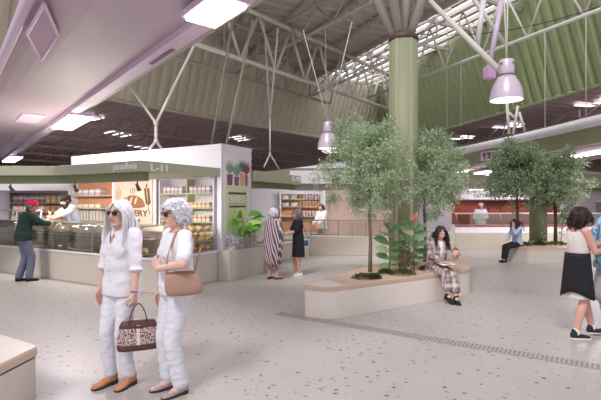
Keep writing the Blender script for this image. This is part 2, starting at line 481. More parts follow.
# ================================================================ planters
def rounded(poly, r, n=6):
    out = []; m_ = len(poly)
    for i in range(m_):
        p = V(poly[i]).to_2d(); a = (V(poly[i-1]).to_2d()-p); c = (V(poly[(i+1) % m_]).to_2d()-p)
        rr = min(r[i] if isinstance(r, (list, tuple)) else r, a.length*.45, c.length*.45)
        s = p+a.normalized()*rr; e = p+c.normalized()*rr
        for k in range(n+1):
            q = k/n; out.append((s*(1-q)**2+p*2*q*(1-q)+e*q*q))
    return out
def inset(poly, d):
    c = sum((V(p).to_2d() for p in poly), V((0, 0)))/len(poly)
    return [V(p).to_2d()+(V(p).to_2d()-c).normalized()*d for p in poly]
PL = [(.02, 6.55), (.42, 6.32), (3.06, 8.1), (3.48, 9.3), (2.9, 10.0), (1.35, 8.6)]
pl = thing('planter_bench', 'long cream planter bench with pale wooden top around the column', 'planter', (1.8, 8.2, 0))
po = rounded(PL, [.12, .25, .25, .15, .15, .4])
MB().prism(po, 0, .40).build('base', mat('bench_cream', (228, 221, 211), .55, var=.02), pl, bevel=.006)
MB().prism(inset(po, .012), .40, .46).build('wooden_top', M_wood, pl, bevel=.006)
tp = rounded([(.03, 6.555), (.42, 6.335), (.62, 6.46), (.45, 6.95)], .05)
MB().prism(tp, .4605, .468).build('pale_tip', M_tip, pl, label='pale smooth corner of the bench top')
PR = [(5.86, 12.95), (6.22, 12.2), (8.2, 12.3), (10.5, 13.6), (10.3, 14.6), (6.4, 13.8)]
pr_ = thing('planter_bench', 'far planter bench with brown top under the right pair of trees', 'planter', (7.5, 13.3, 0))
po = rounded(PR, .12)
MB().prism(po, 0, .38).build('base', M_cream, pr_, bevel=.006)
MB().prism(inset(po, .012), .38, .44).build('wooden_top', M_wood, pr_, bevel=.006)
c2 = V((7.05, 13.35, 0))
cc = thing('column', 'olive round column rising between the right pair of trees', 'column', c2+V((0, 0, .44)))
MB().lathe([(.24, .44), (.24, 2.7)], c2, 36).build('shaft', M_dgreen, cc, True)
MB().lathe([(.26, .44), (.27, .46), (.27, .52), (.24, .54)], c2, 36).build('base_ring', M_dgreen, cc, True)
# near bench corner at the lower left
nb = thing('planter_bench', 'corner of cream bench with wooden edge at the lower left', 'planter', (-3.0, 3.2, 0))
kk = [(-2.21, 3.78), (-2.75, 4.12), (-4.4, 4.6), (-4.4, 2.0), (-2.32, 2.2)]
po = rounded(kk, .05)
MB().prism(po, 0, .36).build('base', M_cream, nb, bevel=.004)
MB().prism(inset(po, .012), .375, .44).build('wooden_edge', M_wood, nb, bevel=.004)
MB().prism(inset(po, -.004), .36, .375).build('shadow_gap', M_black, nb)
MB().prism(inset(po, .0), .44, .452).build('pale_top', M_tip, nb, bevel=.004, label='pale glossy slab on top of the bench')

# ================================================================ floor drain
dd = V((.835, -.55, 0)).normalized(); dn_ = V((-dd.y, dd.x, 0))
d0 = V((-.35, 6.73, 0)); dl = 5.6
dr = thing('floor_drain', 'long slotted metal drain channel across the terrazzo floor', 'drain', d0)
MB().box(d0+dd*dl/2+V((0, 0, .001)), (dl, .17, .002), ax=(dd, dn_, V((0, 0, 1)))).build('channel', mat('drain_dark', (150, 142, 134), .7), dr)
gm = MB()
for i in range(int(dl/.045)):
    gm.box(d0+dd*(i*.045+.02)+V((0, 0, .004)), (.021, .17, .004), ax=(dd, dn_, V((0, 0, 1))))
for s_ in (-1, 1): gm.box(d0+dd*dl/2+dn_*s_*.085+V((0, 0, .004)), (dl, .012, .004), ax=(dd, dn_, V((0, 0, 1))))
gm.build('grate', mat('drain_metal', (182, 175, 168), .4, metal=.2), dr)

# ================================================================ big soffit at the upper left and its lamps
bz = 3.6
bd = V((-.625, .78, 0)).normalized(); bn = V((bd.y, -bd.x, 0))      # bn points right
bl = V((-2.48, 4.32, 0)); br = V((-.86, 4.55, 0))
wdt = (br-bl).dot(bn)
sf = thing('ceiling_soffit', 'broad mauve soffit with lilac edges sweeping across the upper left', 'soffit', (bl.x, bl.y, bz))
pr = []
for q in range(13):
    x = -.02+(wdt+.3)*q/12; s_ = (q/12)*2-1
    pr.append(bl+bn*x+V((0, 0, bz+.10*s_**4)))
prof = pr+[pr[-1]+V((0, 0, .12)), pr[0]+V((0, 0, .12))]
LS = 21
mb = MB(); mb.extrude([p-bd*2.2 for p in prof], bd*LS); mb.build('soffit_panel', M_mauve, sf)
mb = MB(); mb.box(bl-bd*2.2+bd*LS/2+bn*-.06+V((0, 0, bz+.14)), (LS, .10, .16), ax=(bd, bn, V((0, 0, 1)))); mb.build('edge_trim', M_lilac, sf, bevel=.03)
mb = MB(); mb.box(bl-bd*2.2+bd*LS/2+bn*(wdt+.33)+V((0, 0, bz+.16)), (LS, .10, .16), ax=(bd, bn, V((0, 0, 1)))); mb.build('edge_trim', M_tubew, sf, bevel=.03)
def soff(u, v):
    Y = (bz-HC)*F/(HY-v); return V(((u-CX)/F*Y, Y, bz))
ap = [soff(44, 3), soff(58, 34), soff(41, 59), soff(27, 33)]
cA = sum(ap, V((0, 0, 0)))/4
mb = MB(); mb.extrude([cA+(p-cA)*1.0+V((0, 0, -.012)) for p in ap], V((0, 0, .03))); mb.build('access_panel', M_access, sf, bevel=.004)
mb = MB()
for i in range(4): mb.tube([ap[i]+V((0, 0, -.012)), ap[(i+1) % 4]+V((0, 0, -.012))], .02, 6)
mb.build('access_frame', M_lilac, sf)
for uu, vv in ((30, 118), (22, 138)):
    c = soff(uu, vv); mb = MB(); mb.box(c+V((0, 0, -.01)), (1.3, .45, .03), ax=(bd, bn, V((0, 0, 1)))); mb.build('ceiling_tile', M_lilac, sf, bevel=.004)
tr = thing('light_trough', 'lilac channel carrying the fluorescent tubes along the mauve soffit', 'light trough', (br.x, br.y, bz))
mb = MB(); mb.box(br-bd*2.2+bd*LS/2+bn*.02+V((0, 0, bz-.02)), (LS, .20, .10), ax=(bd, bn, V((0, 0, 1)))); mb.build('channel', M_lilac, tr, bevel=.01)
mb = MB(); mb.box(br+bd*1.55+bn*.05+V((0, 0, bz-.073)), (.75, .06, .01), ax=(bd, bn, V((0, 0, 1)))); mb.build('slot_cover', M_maroon, tr)
lampspec = (((215, 10), 'nearest of three bright fluorescent lamps under the soffit, at photo top', .62), ((71, 122), 'middle of three bright fluorescent lamps under the mauve soffit', 2.0), ((12, 159), 'farthest of three bright fluorescent lamps, above the bakery fascia', 2.6))
for (uv, lb, ln) in lampspec:
    Yl = (bz-.1-HC)*F/(HY-uv[1]); q = V(((uv[0]-CX)/F*Yl, Yl, bz-.1))
    t = thing('fluorescent_light', lb, 'ceiling light', q, group='fluorescent lamps under the mauve soffit')
    w_ = .46 if ln > 1 else .34
    MB().box(q+V((0, 0, .02)), (ln+.06, w_+.06, .07), ax=(bd, bn, V((0, 0, 1)))).build('housing', M_lilac, t, bevel=.01)
    MB().box(q+V((0, 0, -.025)), (ln, w_, .05), ax=(bd, bn, V((0, 0, 1)))).build('diffuser', M_lamp, t, bevel=.02)
    ld = bpy.data.lights.new('fluorescent_glow', 'AREA'); ld.shape = 'RECTANGLE'; ld.size = ln; ld.size_y = w_; ld.energy = 70*ln; ld.color = (1, .9, 1)
    lo = bpy.data.objects.new('fluorescent_glow', ld); COL.objects.link(lo); lo.parent = t
    lo.location = (0, 0, -.07); lo.rotation_euler = (0, 0, math.atan2(bd.y, bd.x))
# ================================================================ bakery stall (left)
UPV = V((0, 0, 1))
e1 = V((-.866, .5, 0)); e2 = V((.5, .866, 0))
C = V((-2.6, 8.16, 0))
def S(a, b, z=0): return C+e1*a+e2*b+UPV*z          # stall coordinates: a along the front, b into the stall
# plinths
t = thing('counter_plinth', 'long cream plinth under the bakery glass cases', 'counter', S(2, .5))
MB().prism([S(-.0, 0), S(7.6, 0), S(7.6, .75), S(.75, .75), S(.75, 1.66), S(0, 1.66)], 0, .6).build('plinth_body', M_cream, t, bevel=.008)
MB().prism([S(-.02, -.02), S(7.6, -.02), S(7.6, .02), S(.02, .02), S(.02, 1.66), S(-.02, 1.66)], .6, .64).build('edge_strip', M_white, t, bevel=.004)
# core block with the poster pillar
core = thing('kiosk_block', 'tall white block of the bakery kiosk with the poster pillar at its right', 'kiosk', S(2.6, 2.3))
MB().prism([S(0, 1.78), S(5.3, 1.78), S(5.3, 2.85), S(0, 2.85)], 2.38, 2.93).build('upper_panel', M_white, core, bevel=.005)
MB().prism([S(-.02, 1.76), S(.10, 1.76), S(.10, 2.85), S(-.02, 2.85)], .64, 2.9302).build('pillar', M_white, core, bevel=.004)
MB().prism([S(.1, 2.1), S(5.3, 2.1), S(5.3, 2.84), S(.1, 2.84)], .64, 2.38).build('back_wall', M_white, core)
MB().prism([S(-.30, 1.68), S(.10, 1.68), S(.10, 2.95), S(-.30, 2.95)], 0, .64).build('pillar_plinth', M_cream, core, bevel=.006)
# fascia canopy
can = thing('fascia_canopy', 'sage green fascia canopy of the bakery stall with white lettering', 'fascia', S(1.5, .6, 2.2))
FCo = V((-2.8, 7.85, 0))
fp = [FCo, FCo+e1*2.57, V((-6.3, 9.08, 0)), V((-9.0, 8.9, 0)), V((-9.2, 11.4, 0)), S(5.4, 1.77), S(.0, 1.77)]
MB().prism(fp, 2.21, 2.40).build('fascia_band', M_green, can, bevel=.006)
q = [FCo+e2*.16+e1*.14, FCo+e1*2.5+e2*.16, V((-6.3, 9.22, 0)), V((-9.0, 9.05, 0)), V((-9, 9.2, 0)), V((-6.3, 9.40, 0)), FCo+e1*2.46+e2*.32, FCo+e2*.32+e1*.14]
MB().prism(q, 2.05, 2.21).build('drop_beam', M_dgreen, can, bevel=.004)
fr = (S(0, 1.77)-FCo).normalized(); frn = V((fr.y, -fr.x, 0))
lettering('lettering', 'panadoria', .17, FCo+e1*.38-e2*.012+UPV*2.305, -e1, M_letter, can, .012, .92)
lettering('lettering', 'L-11', .185, FCo+fr*.44+frn*.012+UPV*2.285, fr, M_letter, can, .012, 1.35)

# stall interior floor is the hall floor; a dark back aisle wall for the left part
lw = thing('kiosk_block', 'low white wall with recessed purple goods shelves behind the red-capped man', 'kiosk', (-8.3, 13.2, 0))
MB().box((-8.6, 13.42, 1.15), (4.6, .2, 2.3)).build('back_wall', M_white, lw)
MB().box((-8.6, 12.98, 2.15), (4.6, .55, .30)).build('header', M_white, lw, bevel=.005)
# shelving units -------------------------------------------------------
def shelf_unit(label, o, d, n, w, h, dep, zs, mback, mboard, mside, z0=.62, mid=None):
    # o: left front foot; d: to the right; n: toward the viewer
    o = V((o.x, o.y, 0)); t = thing('shelf_unit', label, 'shelves', o+d*w/2+UPV*z0)
    MB().box(o+d*w/2-n*(dep-.01)+UPV*(z0+h/2), (w, .02, h), ax=(d, n, UPV)).build('back_panel', mback, t)
    for x in (.02, w-.02):
        MB().box(o+d*x-n*dep/2+UPV*(z0+h/2), (.04, dep, h), ax=(d, n, UPV)).build('side_panel', mside, t)
    MB().box(o+d*w/2-n*dep/2+UPV*(z0+h-.03), (w-.08, dep, .06), ax=(d, n, UPV)).build('top_panel', mside, t)
    for x in (mid or []):
        MB().box(o+d*x-n*(dep*.5+.02)+UPV*(z0+h/2), (.03, dep-.06, h-.07), ax=(d, n, UPV)).build('divider', mboard, t)
    for z in zs:
        MB().box(o+d*w/2-n*dep/2+UPV*(z-.0175), (w-.08, dep-.02, .035), ax=(d, n, UPV)).build('shelf_board', mboard, t)
    return t
def box_good(mb_mat, w, d, h, name='goods_box', lid=None):
    # a carton with a folded top flap edge
    b = MB().box((0, 0, h/2), (w, d, h)); 
    o = b.build(name, mb_mat, bevel=.006)
    if lid:
        l = MB().box((0, 0, h*.62), (w*1.01, d*1.01, h*.35)); l.build('label_band', lid, o)
    return o
def jar_good(m_body, r, h, m_lid, name='goods_jar'):
    o = MB().lathe([(r*.9, 0), (r, r*.15), (r, h*.72), (r*.75, h*.84)], n=12).build(name, m_body, smooth=True)
    MB().lathe([(r*.8, h*.84), (r*.8, h)], n=12).build('lid', m_lid, o, smooth=True)
    return o
def loaf_good(m, l, w, h, name='bread_loaf'):
    mb = MB(); rings = []
    for i in range(9):
        x = (i/8-.5)*2; s_ = math.sqrt(max(0.03, 1-x*x*.95))
        rings.append((V((x*l/2, 0, h*.5*s_+.001)), V((0, w/2*s_, 0)), V((0, 0, h*.5*s_))))
    mb.loft(rings, 12, 2.4); o = mb.build(name, m, smooth=True)
    sm_ = MB()
    for k in (-.28, 0, .28): sm_.tube([(k*l-.02, -w*.22, h*.93), (k*l+.02, 0, h*1.0), (k*l+.03, w*.22, h*.93)], .006, 5)
    sm_.build('crust_cut', mat('crumb', (232, 206, 168), .8), o)
    return o
def row(proto, o, d, n, count, x0, dx, z, back, label, cat, group, rz=None, jit=0, first=True):
    rz = math.atan2(d.y, d.x) if rz is None else rz
    for i in range(count):
        p = o+d*(x0+i*dx)-n*back; p = V((p.x, p.y, z))
        ob = proto if (i == 0 and first) else dup(proto)
        ob.location = p; ob.rotation_euler = (0, 0, rz+random.uniform(-jit, jit)); tag(ob, label, cat, group)
g_pur = mat('carton_purple', (150, 112, 128), .6); g_tan = mat('carton_tan', (196, 176, 130), .6); g_rose = mat('carton_rose', (206, 150, 140), .6)
g_whi = mat('carton_white', (238, 232, 226), .6); g_ora = mat('carton_orange', (224, 160, 120), .6); g_lil = mat('carton_lilac', (206, 184, 196), .6)
g_crm = mat('pack_cream', (230, 214, 180), .6); g_brd = mat('bread_crust', (200, 148, 92), .7, var=.2, scale=30); g_brl = mat('bread_light', (226, 190, 140), .7, var=.15, scale=30)

# far left shelf in the low white wall (purple, then tan packs)
X1 = V((1, 0, 0)); NV = V((0, -1, 0))
o = V((-8.40, 12.95, 0))
shelf_unit('dark framed goods shelf behind the red-capped man', o, X1, NV, 1.95, .92, .34, (1.10, 1.38, 1.66), mat('dim_back', (150, 132, 126), .7), mat('shelf_brown', (140, 120, 110), .6), M_frame, 1.08)
for zi, (z, ms) in enumerate(((1.66, (g_pur, g_tan)), (1.38, (g_rose, g_ora)), (1.10, (g_lil, g_crm)))):
    nm = ('top', 'middle', 'bottom')[zi]
    row(box_good(ms[0], .13, .16, .21, lid=g_lil if zi == 0 else g_whi), o, X1, NV, 6, .13, .155, z, .17, 'upright carton at left of the %s shelf behind the red-capped man' % nm, 'carton', 'left cartons on the %s shelf behind the red-capped man' % nm)
    row(box_good(ms[1], .13, .16, .19, lid=g_rose), o, X1, NV, 5, 1.07, .165, z, .17, 'upright carton at right of the %s shelf behind the red-capped man' % nm, 'carton', 'right cartons on the %s shelf behind the red-capped man' % nm)

# shelves of the kiosk: left and right of the bakery panel (all face -e2)
dR = -e1; nR = -e2
def core_pt(u, b): return onl(u, S(0, b), e1)
oL = core_pt(68, 1.78); wL = (core_pt(113, 1.78)-oL).length
shelf_unit('white shelf unit with trays behind the bearded baker', oL, dR, nR, wL, 1.68, .30, (1.18, 1.52, 1.86), M_orange, M_shelf, M_white, .64)
row(box_good(g_whi, .05, .12, .27, 'paper_sleeve'), oL, dR, nR, 9, .18, .135, 1.18, .15, 'tall white paper sleeve in the row beside the bearded baker', 'paper bag', 'white sleeves on the shelf beside the baker')
row(box_good(g_crm, .20, .2, .10, 'goods_tray', g_whi), oL, dR, nR, 5, .2, .25, 1.52, .15, 'shallow cream pack on the middle shelf behind the baker', 'pack', 'cream packs behind the baker')
row(box_good(g_lil, .2, .2, .16, 'goods_box', g_whi), oL, dR, nR, 5, .2, .25, 1.86, .15, 'lilac white carton on the top shelf behind the baker', 'carton', 'lilac cartons behind the baker')
oR = core_pt(158.5, 1.80); wR = (core_pt(214, 1.80)-oR).length
shelf_unit('white framed orange shelf unit right of the bakery picture', oR, dR, nR, wR, 1.62, .32, (.90, 1.24, 1.56, 1.88), M_orange, M_shelf, M_white, .64, [wR*.5])
for (z, mm, lid, hh, cnt, nm) in ((1.88, g_lil, g_whi, .15, 10, 'top'), (1.56, g_crm, g_ora, .11, 10, 'second'), (1.24, g_crm, g_rose, .13, 10, 'third')):
    row(box_good(mm, .10, .16, hh, 'goods_pack', lid), oR, dR, nR, 5, .12, .125, z, .16, 'small pack at left of the %s shelf right of the bakery picture' % nm, 'pack', 'left packs on the %s shelf right of the bakery picture' % nm)
    row(box_good(mm, .10, .16, hh, 'goods_pack', lid), oR, dR, nR, 5, wR*.5+.10, .125, z, .16, 'small pack at right of the %s shelf right of the bakery picture' % nm, 'pack', 'right packs on the %s shelf right of the bakery picture' % nm)
row(loaf_good(g_brl, .17, .10, .09), oR, dR, nR, 7, .14, .185, .90, .16, 'pale loaf on the lowest shelf right of the bakery picture', 'bread', 'loaves on the lowest shelf right of the bakery picture')

# bakery picture panel
oB = core_pt(113, 1.74); wB = (core_pt(156, 1.74)-oB).length
bp = thing('bakery_sign', 'cream bakery panel with brown loaf and wheat picture', 'sign', oB+dR*wB/2+UPV*1.1)
cB = oB+dR*wB/2
def BP(x, z, dpt=0): return cB+dR*x+nR*(.02+dpt)+UPV*z
MB().box(BP(0, 1.5, -.035), (wB, .05, 1.72), ax=(dR, nR, UPV)).build('frame', M_white, bp, bevel=.004)
m_bk = mat('bakery_cream', (232, 204, 182), .5, var=.03); m_br = mat('loaf_brown', (150, 104, 66), .6, var=.05); m_bl = mat('wheat_brown', (124, 84, 58), .6)
m_bt = mat('wheat_pale', (206, 172, 138), .6)
MB().box(BP(0, 1.69, 0), (wB-.17, .03, 1.18), ax=(dR, nR, UPV)).build('picture_board', m_bk, bp)
def flat(name, pts, m, dpt=.016, th=.006):
    mb = MB(); mb.extrude([BP(x, z, dpt) for x, z in pts], nR*th); return mb.build(name, m, bp)
sc_ = wB/1.3
loafp = [(.37*math.cos(a)*sc_*(1.0), 1.57+(.27*math.sin(a) if math.sin(a) > 0 else .05*math.sin(a))) for a in [2*PI*i/28 for i in range(28)]]
flat('loaf_picture', loafp, m_br)
for k in (-.20, -.05, .10):
    flat('loaf_slash', [(k*sc_-.05+.012, 1.63), (k*sc_-.02, 1.73), (k*sc_+.07, 1.82), (k*sc_+.045, 1.72), (k*sc_, 1.625)], m_bk, .023)
def wheat(x, z, flip, m):
    mb = MB()
    for i in range(5):
        zz_ = z+i*.075; cx = x+flip*(i*.012)
        for s_ in (-1, 1):
            cxx = cx+s_*.052
            pts = [(cxx+math.cos(a)*.036+s_*.022*math.sin(a), zz_+math.sin(a)*.055) for a in [2*PI*j/10 for j in range(10)]]
            mb.extrude([BP(px, pz, .016) for px, pz in pts], nR*.006)
    pts = [(x+flip*.05+math.cos(a)*.024, z+.40+math.sin(a)*.05) for a in [2*PI*j/10 for j in range(10)]]
    mb.extrude([BP(px, pz, .016) for px, pz in pts], nR*.006)
    mb.tube([BP(x-flip*.06, z-.28, .018), BP(x-flip*.005, z-.12, .018), BP(x, z+.2, .018), BP(x+flip*.05, z+.36, .018)], .008, 6)
    mb.build('wheat_picture', m, bp)
wheat(.46*sc_, 1.66, -1, m_bl); wheat(-.46*sc_, 1.62, 1, m_bt)
for k in (-.07, .0, .07):
    mb = MB(); mb.tube([BP(k, 1.88, .018), BP(k+.02, 1.92, .018), BP(k-.01, 1.965, .018), BP(k+.012, 2.01, .018)], .008, 6); mb.build('steam_picture', m_br, bp)
lettering('lettering', 'BAKERY', .215, BP(.02, 1.395, .024), dR, m_bl, bp, .004, 1.12*sc_)
lettering('lettering', 'fresh bread', .12, BP(.02, 1.235, .024), dR, m_bl, bp, .004, .9)
MB().box(BP(.0, 1.18, .018), (.34, .006, .012), ax=(dR, nR, UPV)).build('rule_line', m_bl, bp)

# glass display cases along the front
def case_prof(b0): # profile (into stall, height)
    pr = [(b0+.04, .66), (b0+.04, .80), (b0+.045, .95)]
    for k in range(1, 7):
        a = PI/2*k/6
        pr.append((b0+.045+.17*(1-math.cos(a)), .98+.22*math.sin(a)))
    pr.append((b0+.50, 1.20))
    return pr
segs = [onl(u, S(0, .05), e1) for u in (139.5, 93, 54, 14, -40)]
sa = [(p-C).dot(e1) for p in segs]
sa[0] = max(sa[0], .04)
cl = ['curved glass display case at the right end of the bakery counter', 'curved glass display case left of the long-haired woman', 'curved glass display case in front of the bearded baker', 'curved glass display case at the far left of the bakery counter']
for i in range(4):
    a0, a1 = sa[i]+.01, sa[i+1]-.01
    t = thing('display_case', cl[i], 'display case', S((a0+a1)/2, .3, .64), group='glass cases on the bakery counter')
    pr = case_prof(0)
    mb = MB()
    mb.extrude([S(a0+.02, b, z) for b, z in pr]+[S(a0+.02, b+.008, z-.008) for b, z in reversed(pr)], e1*(a1-a0-.04)); mb.build('curved_glass', M_glass, t, True)
    for a_ in (a0, a1):
        mb = MB(); mb.tube([S(a_, b, z) for b, z in pr], .013, 6); mb.build('end_frame', M_frame, t, True)
    MB().box(S((a0+a1)/2, .40, 1.212), (a1-a0, .30, .022), ax=(e1, e2, UPV)).build('top_ledge', M_steel, t, bevel=.003)
    MB().box(S((a0+a1)/2, .36, .66), (a1-a0-.03, .60, .03), ax=(e1, e2, UPV)).build('base_tray', M_steel, t, bevel=.003)
    MB().box(S((a0+a1)/2, .40, .92), (a1-a0-.05, .34, .012), ax=(e1, e2, UPV)).build('inner_shelf', M_clear, t)
    MB().box(S((a0+a1)/2, .665, .93), (a1-a0-.03, .015, .52), ax=(e1, e2, UPV)).build('rear_panel', mat('case_back', (206, 190, 172), .5), t)
    n_ = max(3, int((a1-a0)/.24))
    pos = cl[i].split('case ')[1].replace('the bakery counter', 'the counter').replace('in front of', 'before')
    row(loaf_good(g_brd if i % 2 else g_brl, .19, .11, .10), S(a1, 0), -e1, -e2, n_, .16, (a1-a0-.3)/max(1, n_-1), .676, -.0-(-.30), 'loaf on the tray of the case '+pos, 'bread', 'loaves in the case '+pos)
    row(box_good(g_crm if i % 2 else g_whi, .16, .14, .08, 'pastry_box', g_rose), S(a1, 0), -e1, -e2, n_, .16, (a1-a0-.3)/max(1, n_-1), .927, .42, 'pastry box on glass shelf in case '+pos, 'box', 'pastry boxes in the case '+pos)
# side case facing the right
t = thing('display_case', 'low open bread case along the right side of the bakery stall', 'display case', S(.35, 1.0, .64))
MB().box(S(.35, 1.16, .66), (.62, .92, .03), ax=(e1, e2, UPV)).build('base_tray', M_steel, t)
for z in (.86, 1.06): MB().box(S(.35, 1.16, z), (.56, .90, .02), ax=(e1, e2, UPV)).build('shelf_board', M_shelf, t)
for b in (.705, 1.615): MB().box(S(.35, b, .92), (.60, .02, .50), ax=(e1, e2, UPV)).build('end_glass', M_clear, t)
for z, nm, mm in ((.677, 'bottom', g_brd), (.871, 'middle', g_brl), (1.071, 'top', g_brl)):
    row(loaf_good(mm, .18, .10, .10), S(.12, .70), e2, e1, 4, .14, .215, z, 0, 'loaf at the outer edge of the %s tray in the low bread case' % nm, 'bread', 'outer loaves on the %s tray of the low bread case' % nm)
    row(loaf_good(mm, .18, .10, .10), S(.40, .70), e2, e1, 4, .14, .215, z, 0, 'loaf at the inner edge of the %s tray in the low bread case' % nm, 'bread', 'inner loaves on the %s tray of the low bread case' % nm)
# white frame guard at the far left of the counter
t = thing('counter_guard', 'white slanted frame standing on the counter beside the red-capped man', 'guard', S(5.6, .62, .64))
a0, a1 = 4.85, 7.3
MB().tube([S(a0, .72, 1.46), S(a1, .72, 1.46)], .02, 8).build('top_rail', M_tube, t, True)
for a_ in (4.86, 5.35, 5.95, 6.15, 7.0):
    MB().tube([S(a_, .72, 1.45), S(a_+.25, .72, .64)], .018, 8).build('slanted_bar', M_tube, t, True)

# poster on the pillar
pc = S(-.025, 2.30)
dP = e2; nP = -e1
pt_ = thing('poster', 'tall poster of potted cactus plants over a yellow green panel', 'poster', pc+UPV*1.2)
def PP(x, z, d_=0): return pc+dP*x+nP*(.004+d_)+UPV*z
def pflat(name, pts, m, d_=.004, th=.003):
    mb = MB(); mb.extrude([PP(x, z, d_) for x, z in pts], nP*th); return mb.build(name, m, pt_)
MB().box(PP(0, 1.86, 0), (.90, .006, 1.70), ax=(dP, nP, UPV)).build('sheet', mat('poster_paper', (240, 234, 236), .5, var=.01), pt_)
m_yg = mat('poster_green', (228, 226, 184), .6, var=.03); m_pg = mat('poster_darkgreen', (84, 104, 74), .6)
pflat('colour_panel', [(-.38, 1.05), (.36, 1.05), (.36, 2.02), (-.38, 2.02)], m_yg)
pflat('text_bar', [(-.32, 1.84), (.32, 1.84), (.32, 1.89), (-.32, 1.89)], m_pg, .008)
pflat('text_bar', [(-.30, 1.55), (.30, 1.55), (.30, 1.59), (-.30, 1.59)], m_pg, .008)
pflat('text_bar', [(-.2, 1.22), (.2, 1.22), (.2, 1.235), (-.2, 1.235)], m_pg, .008)
lettering('lettering', 'BASEC', .22, PP(0, 1.71, .012), dP, m_pg, pt_, .003, .95)
lettering('lettering', 'BASEC', .21, PP(-.008, 1.715, .016), dP, M_letter, pt_, .002, .95)
for x, w_, h_, mm, lf in ((-.27, .20, .24, mat('pot_plum', (136, 100, 108), .6), mat('cactus_sage', (168, 186, 176), .6)), (-.03, .18, .2, mat('pot_mauve', (150, 110, 116), .6), mat('cactus_blue', (160, 184, 176), .6)), (.17, .18, .3, mat('pot_peach', (226, 176, 150), .6), mat('cactus_grey', (130, 158, 150), .6)), (.33, .10, .26, mat('pot_dusk', (150, 116, 112), .6), mat('flower_dusk', (166, 98, 112), .6))):
    pflat('pot_picture', [(x-w_*.4, 2.04), (x+w_*.4, 2.04), (x+w_*.5, 2.04+h_), (x-w_*.5, 2.04+h_)], mm, .005)
    for k in range(5):
        an = PI/2+(k-2)*.42; L_ = .34
        bx, bz_ = x, 2.04+h_
        tx, tz = bx+math.cos(an)*L_*.7, bz_+math.sin(an)*L_; nx, nz_ = -math.sin(an)*.045, math.cos(an)*.045
        pflat('leaf_picture', [(bx, bz_), (bx+(tx-bx)*.5+nx, bz_+(tz-bz_)*.5+nz_), (tx, tz), (bx+(tx-bx)*.5-nx, bz_+(tz-bz_)*.5-nz_)], lf, .005)

# little spotlights under the fascia
def spot(p, label, aim=(.2, .3)):
    t = thing('spotlight', label, 'spotlight', p)
    MB().tube([p, p+V((0, 0, -.06))], .012, 8).build('stem', M_black, t)
    q_ = p+V((0, 0, -.09)); d_ = V((aim[0], aim[1], -.6)).normalized()
    mb = MB(); mb.tube([q_-d_*.05, q_+d_*.05, q_+d_*.09], [.025, .035, .045], 12); mb.build('lamp_head', mat('spot_body', (92, 88, 84), .4), t, True)
    mb = MB(); mb.tube([q_+d_*.0905, q_+d_*.094], .038, 12); mb.build('lens', M_lampl, t)
spot(FCo+e1*.35+e2*.24+UPV*2.05, 'small spotlight under the fascia corner above the bakery panel', (.1, .5))
spot(FCo+e1*2.2+e2*.24+UPV*2.05, 'small spotlight under the fascia above the bearded baker', (.1, .5))
spot(V((-6.0, 9.32, 2.05)), 'small spotlight under the fascia left of the bearded baker', (.1, .5))
def strip(label, p, d, L_, e_, tilt=0):  # glowing bar plus area light, added to brighten a stall interior
    t = thing('added_fill_strip', label, 'ceiling light', p)
    n_ = V((-d.y, d.x, 0))
    MB().box(p+UPV*-.012, (L_, .08, .02), ax=(d, n_, UPV)).build('diffuser', M_lampl, t)
    MB().box(p+UPV*.006, (L_+.04, .10, .012), ax=(d, n_, UPV)).build('housing', M_white, t)
    ld = bpy.data.lights.new('added_fill_glow', 'AREA'); ld.shape = 'RECTANGLE'; ld.size = L_; ld.size_y = .1; ld.energy = e_; ld.color = (1, .95, .93)
    lo = bpy.data.objects.new('added_fill_glow', ld); COL.objects.link(lo); lo.location = p-UPV*.04; lo.rotation_euler = (tilt, 0, math.atan2(d.y, d.x))
strip('added fill strip tucked under the canopy above the bakery picture', S(2.3, .25, 2.198), -e1, 1.5, 40, .5)  # added fill, kept out of sight behind the drop beam
strip('added fill strip tucked under the canopy above the bearded baker', S(4.3, .25, 2.198), -e1, 1.5, 40, .5)  # second added fill behind the drop beam, for the baker's side
for k_, (a_, b_) in enumerate(((.5, .5), (1.2, .5))):
    ld = bpy.data.lights.new('spot_glow', 'SPOT'); ld.energy = 60; ld.spot_size = 1.8; ld.spot_blend = .8; ld.shadow_soft_size = .04; ld.color = (1, .95, .9)
    lo = bpy.data.objects.new('spot_glow', ld); COL.objects.link(lo); lo.location = FCo+e1*.35+e2*.40+UPV*1.9; lo.rotation_euler = V((.55 if k_ == 0 else -.2, .8, -.55)).to_track_quat('-Z', 'Y').to_euler()
# ================================================================ second stall (centre)
t = thing('fascia_canopy', 'pale green fascia of the second stall beside the poster pillar', 'fascia', (-.3, 12.6, 2.2))
fa = [V((-1.02, 9.95, 0)), V((0, 12.5, 0)), V((2.4, 12.5, 0)), V((2.4, 15.6, 0)), V((-1.4, 15.6, 0)), V((-1.9, 12.0, 0)), V((-1.15, 10.6, 0))]
fa = [V((-1.05, 10.35, 0)), V((0, 12.5, 0)), V((0, 15.6, 0)), V((-2.6, 15.6, 0)), V((-2.4, 12.9, 0)), S(-.03, 2.9)]
MB().prism(fa, 2.16, 2.40).build('fascia_band', M_green, t, bevel=.005)
MB().prism([fa[0]+V((-.1, .3, 0)), V((-.16, 12.62, 0)), V((-.16, 12.8, 0)), V((-.3, 12.8, 0)), fa[0]+V((-.2, .4, 0))], 2.02, 2.16).build('drop_beam', M_dgreen, t)
fd = (fa[1]-fa[0]).normalized(); fdn = V((fd.y, -fd.x, 0))
lettering('lettering', 'L-10', .19, fa[1]-fd*.26+fdn*.012+UPV*2.29, fd, M_letter, t, .01, 1.5)
t = thing('stall_header', 'white header panel of the second stall left of the large tree', 'header', (1.6, 12.6, 2.2))
MB().box((1.9, 12.6, 2.37), (4.4, .2, .36)).build('panel', M_white, t, bevel=.005)
MB().box((1.9, 12.9, 2.10), (4.4, .35, .17)).build('lower_beam', M_green, t, bevel=.004)
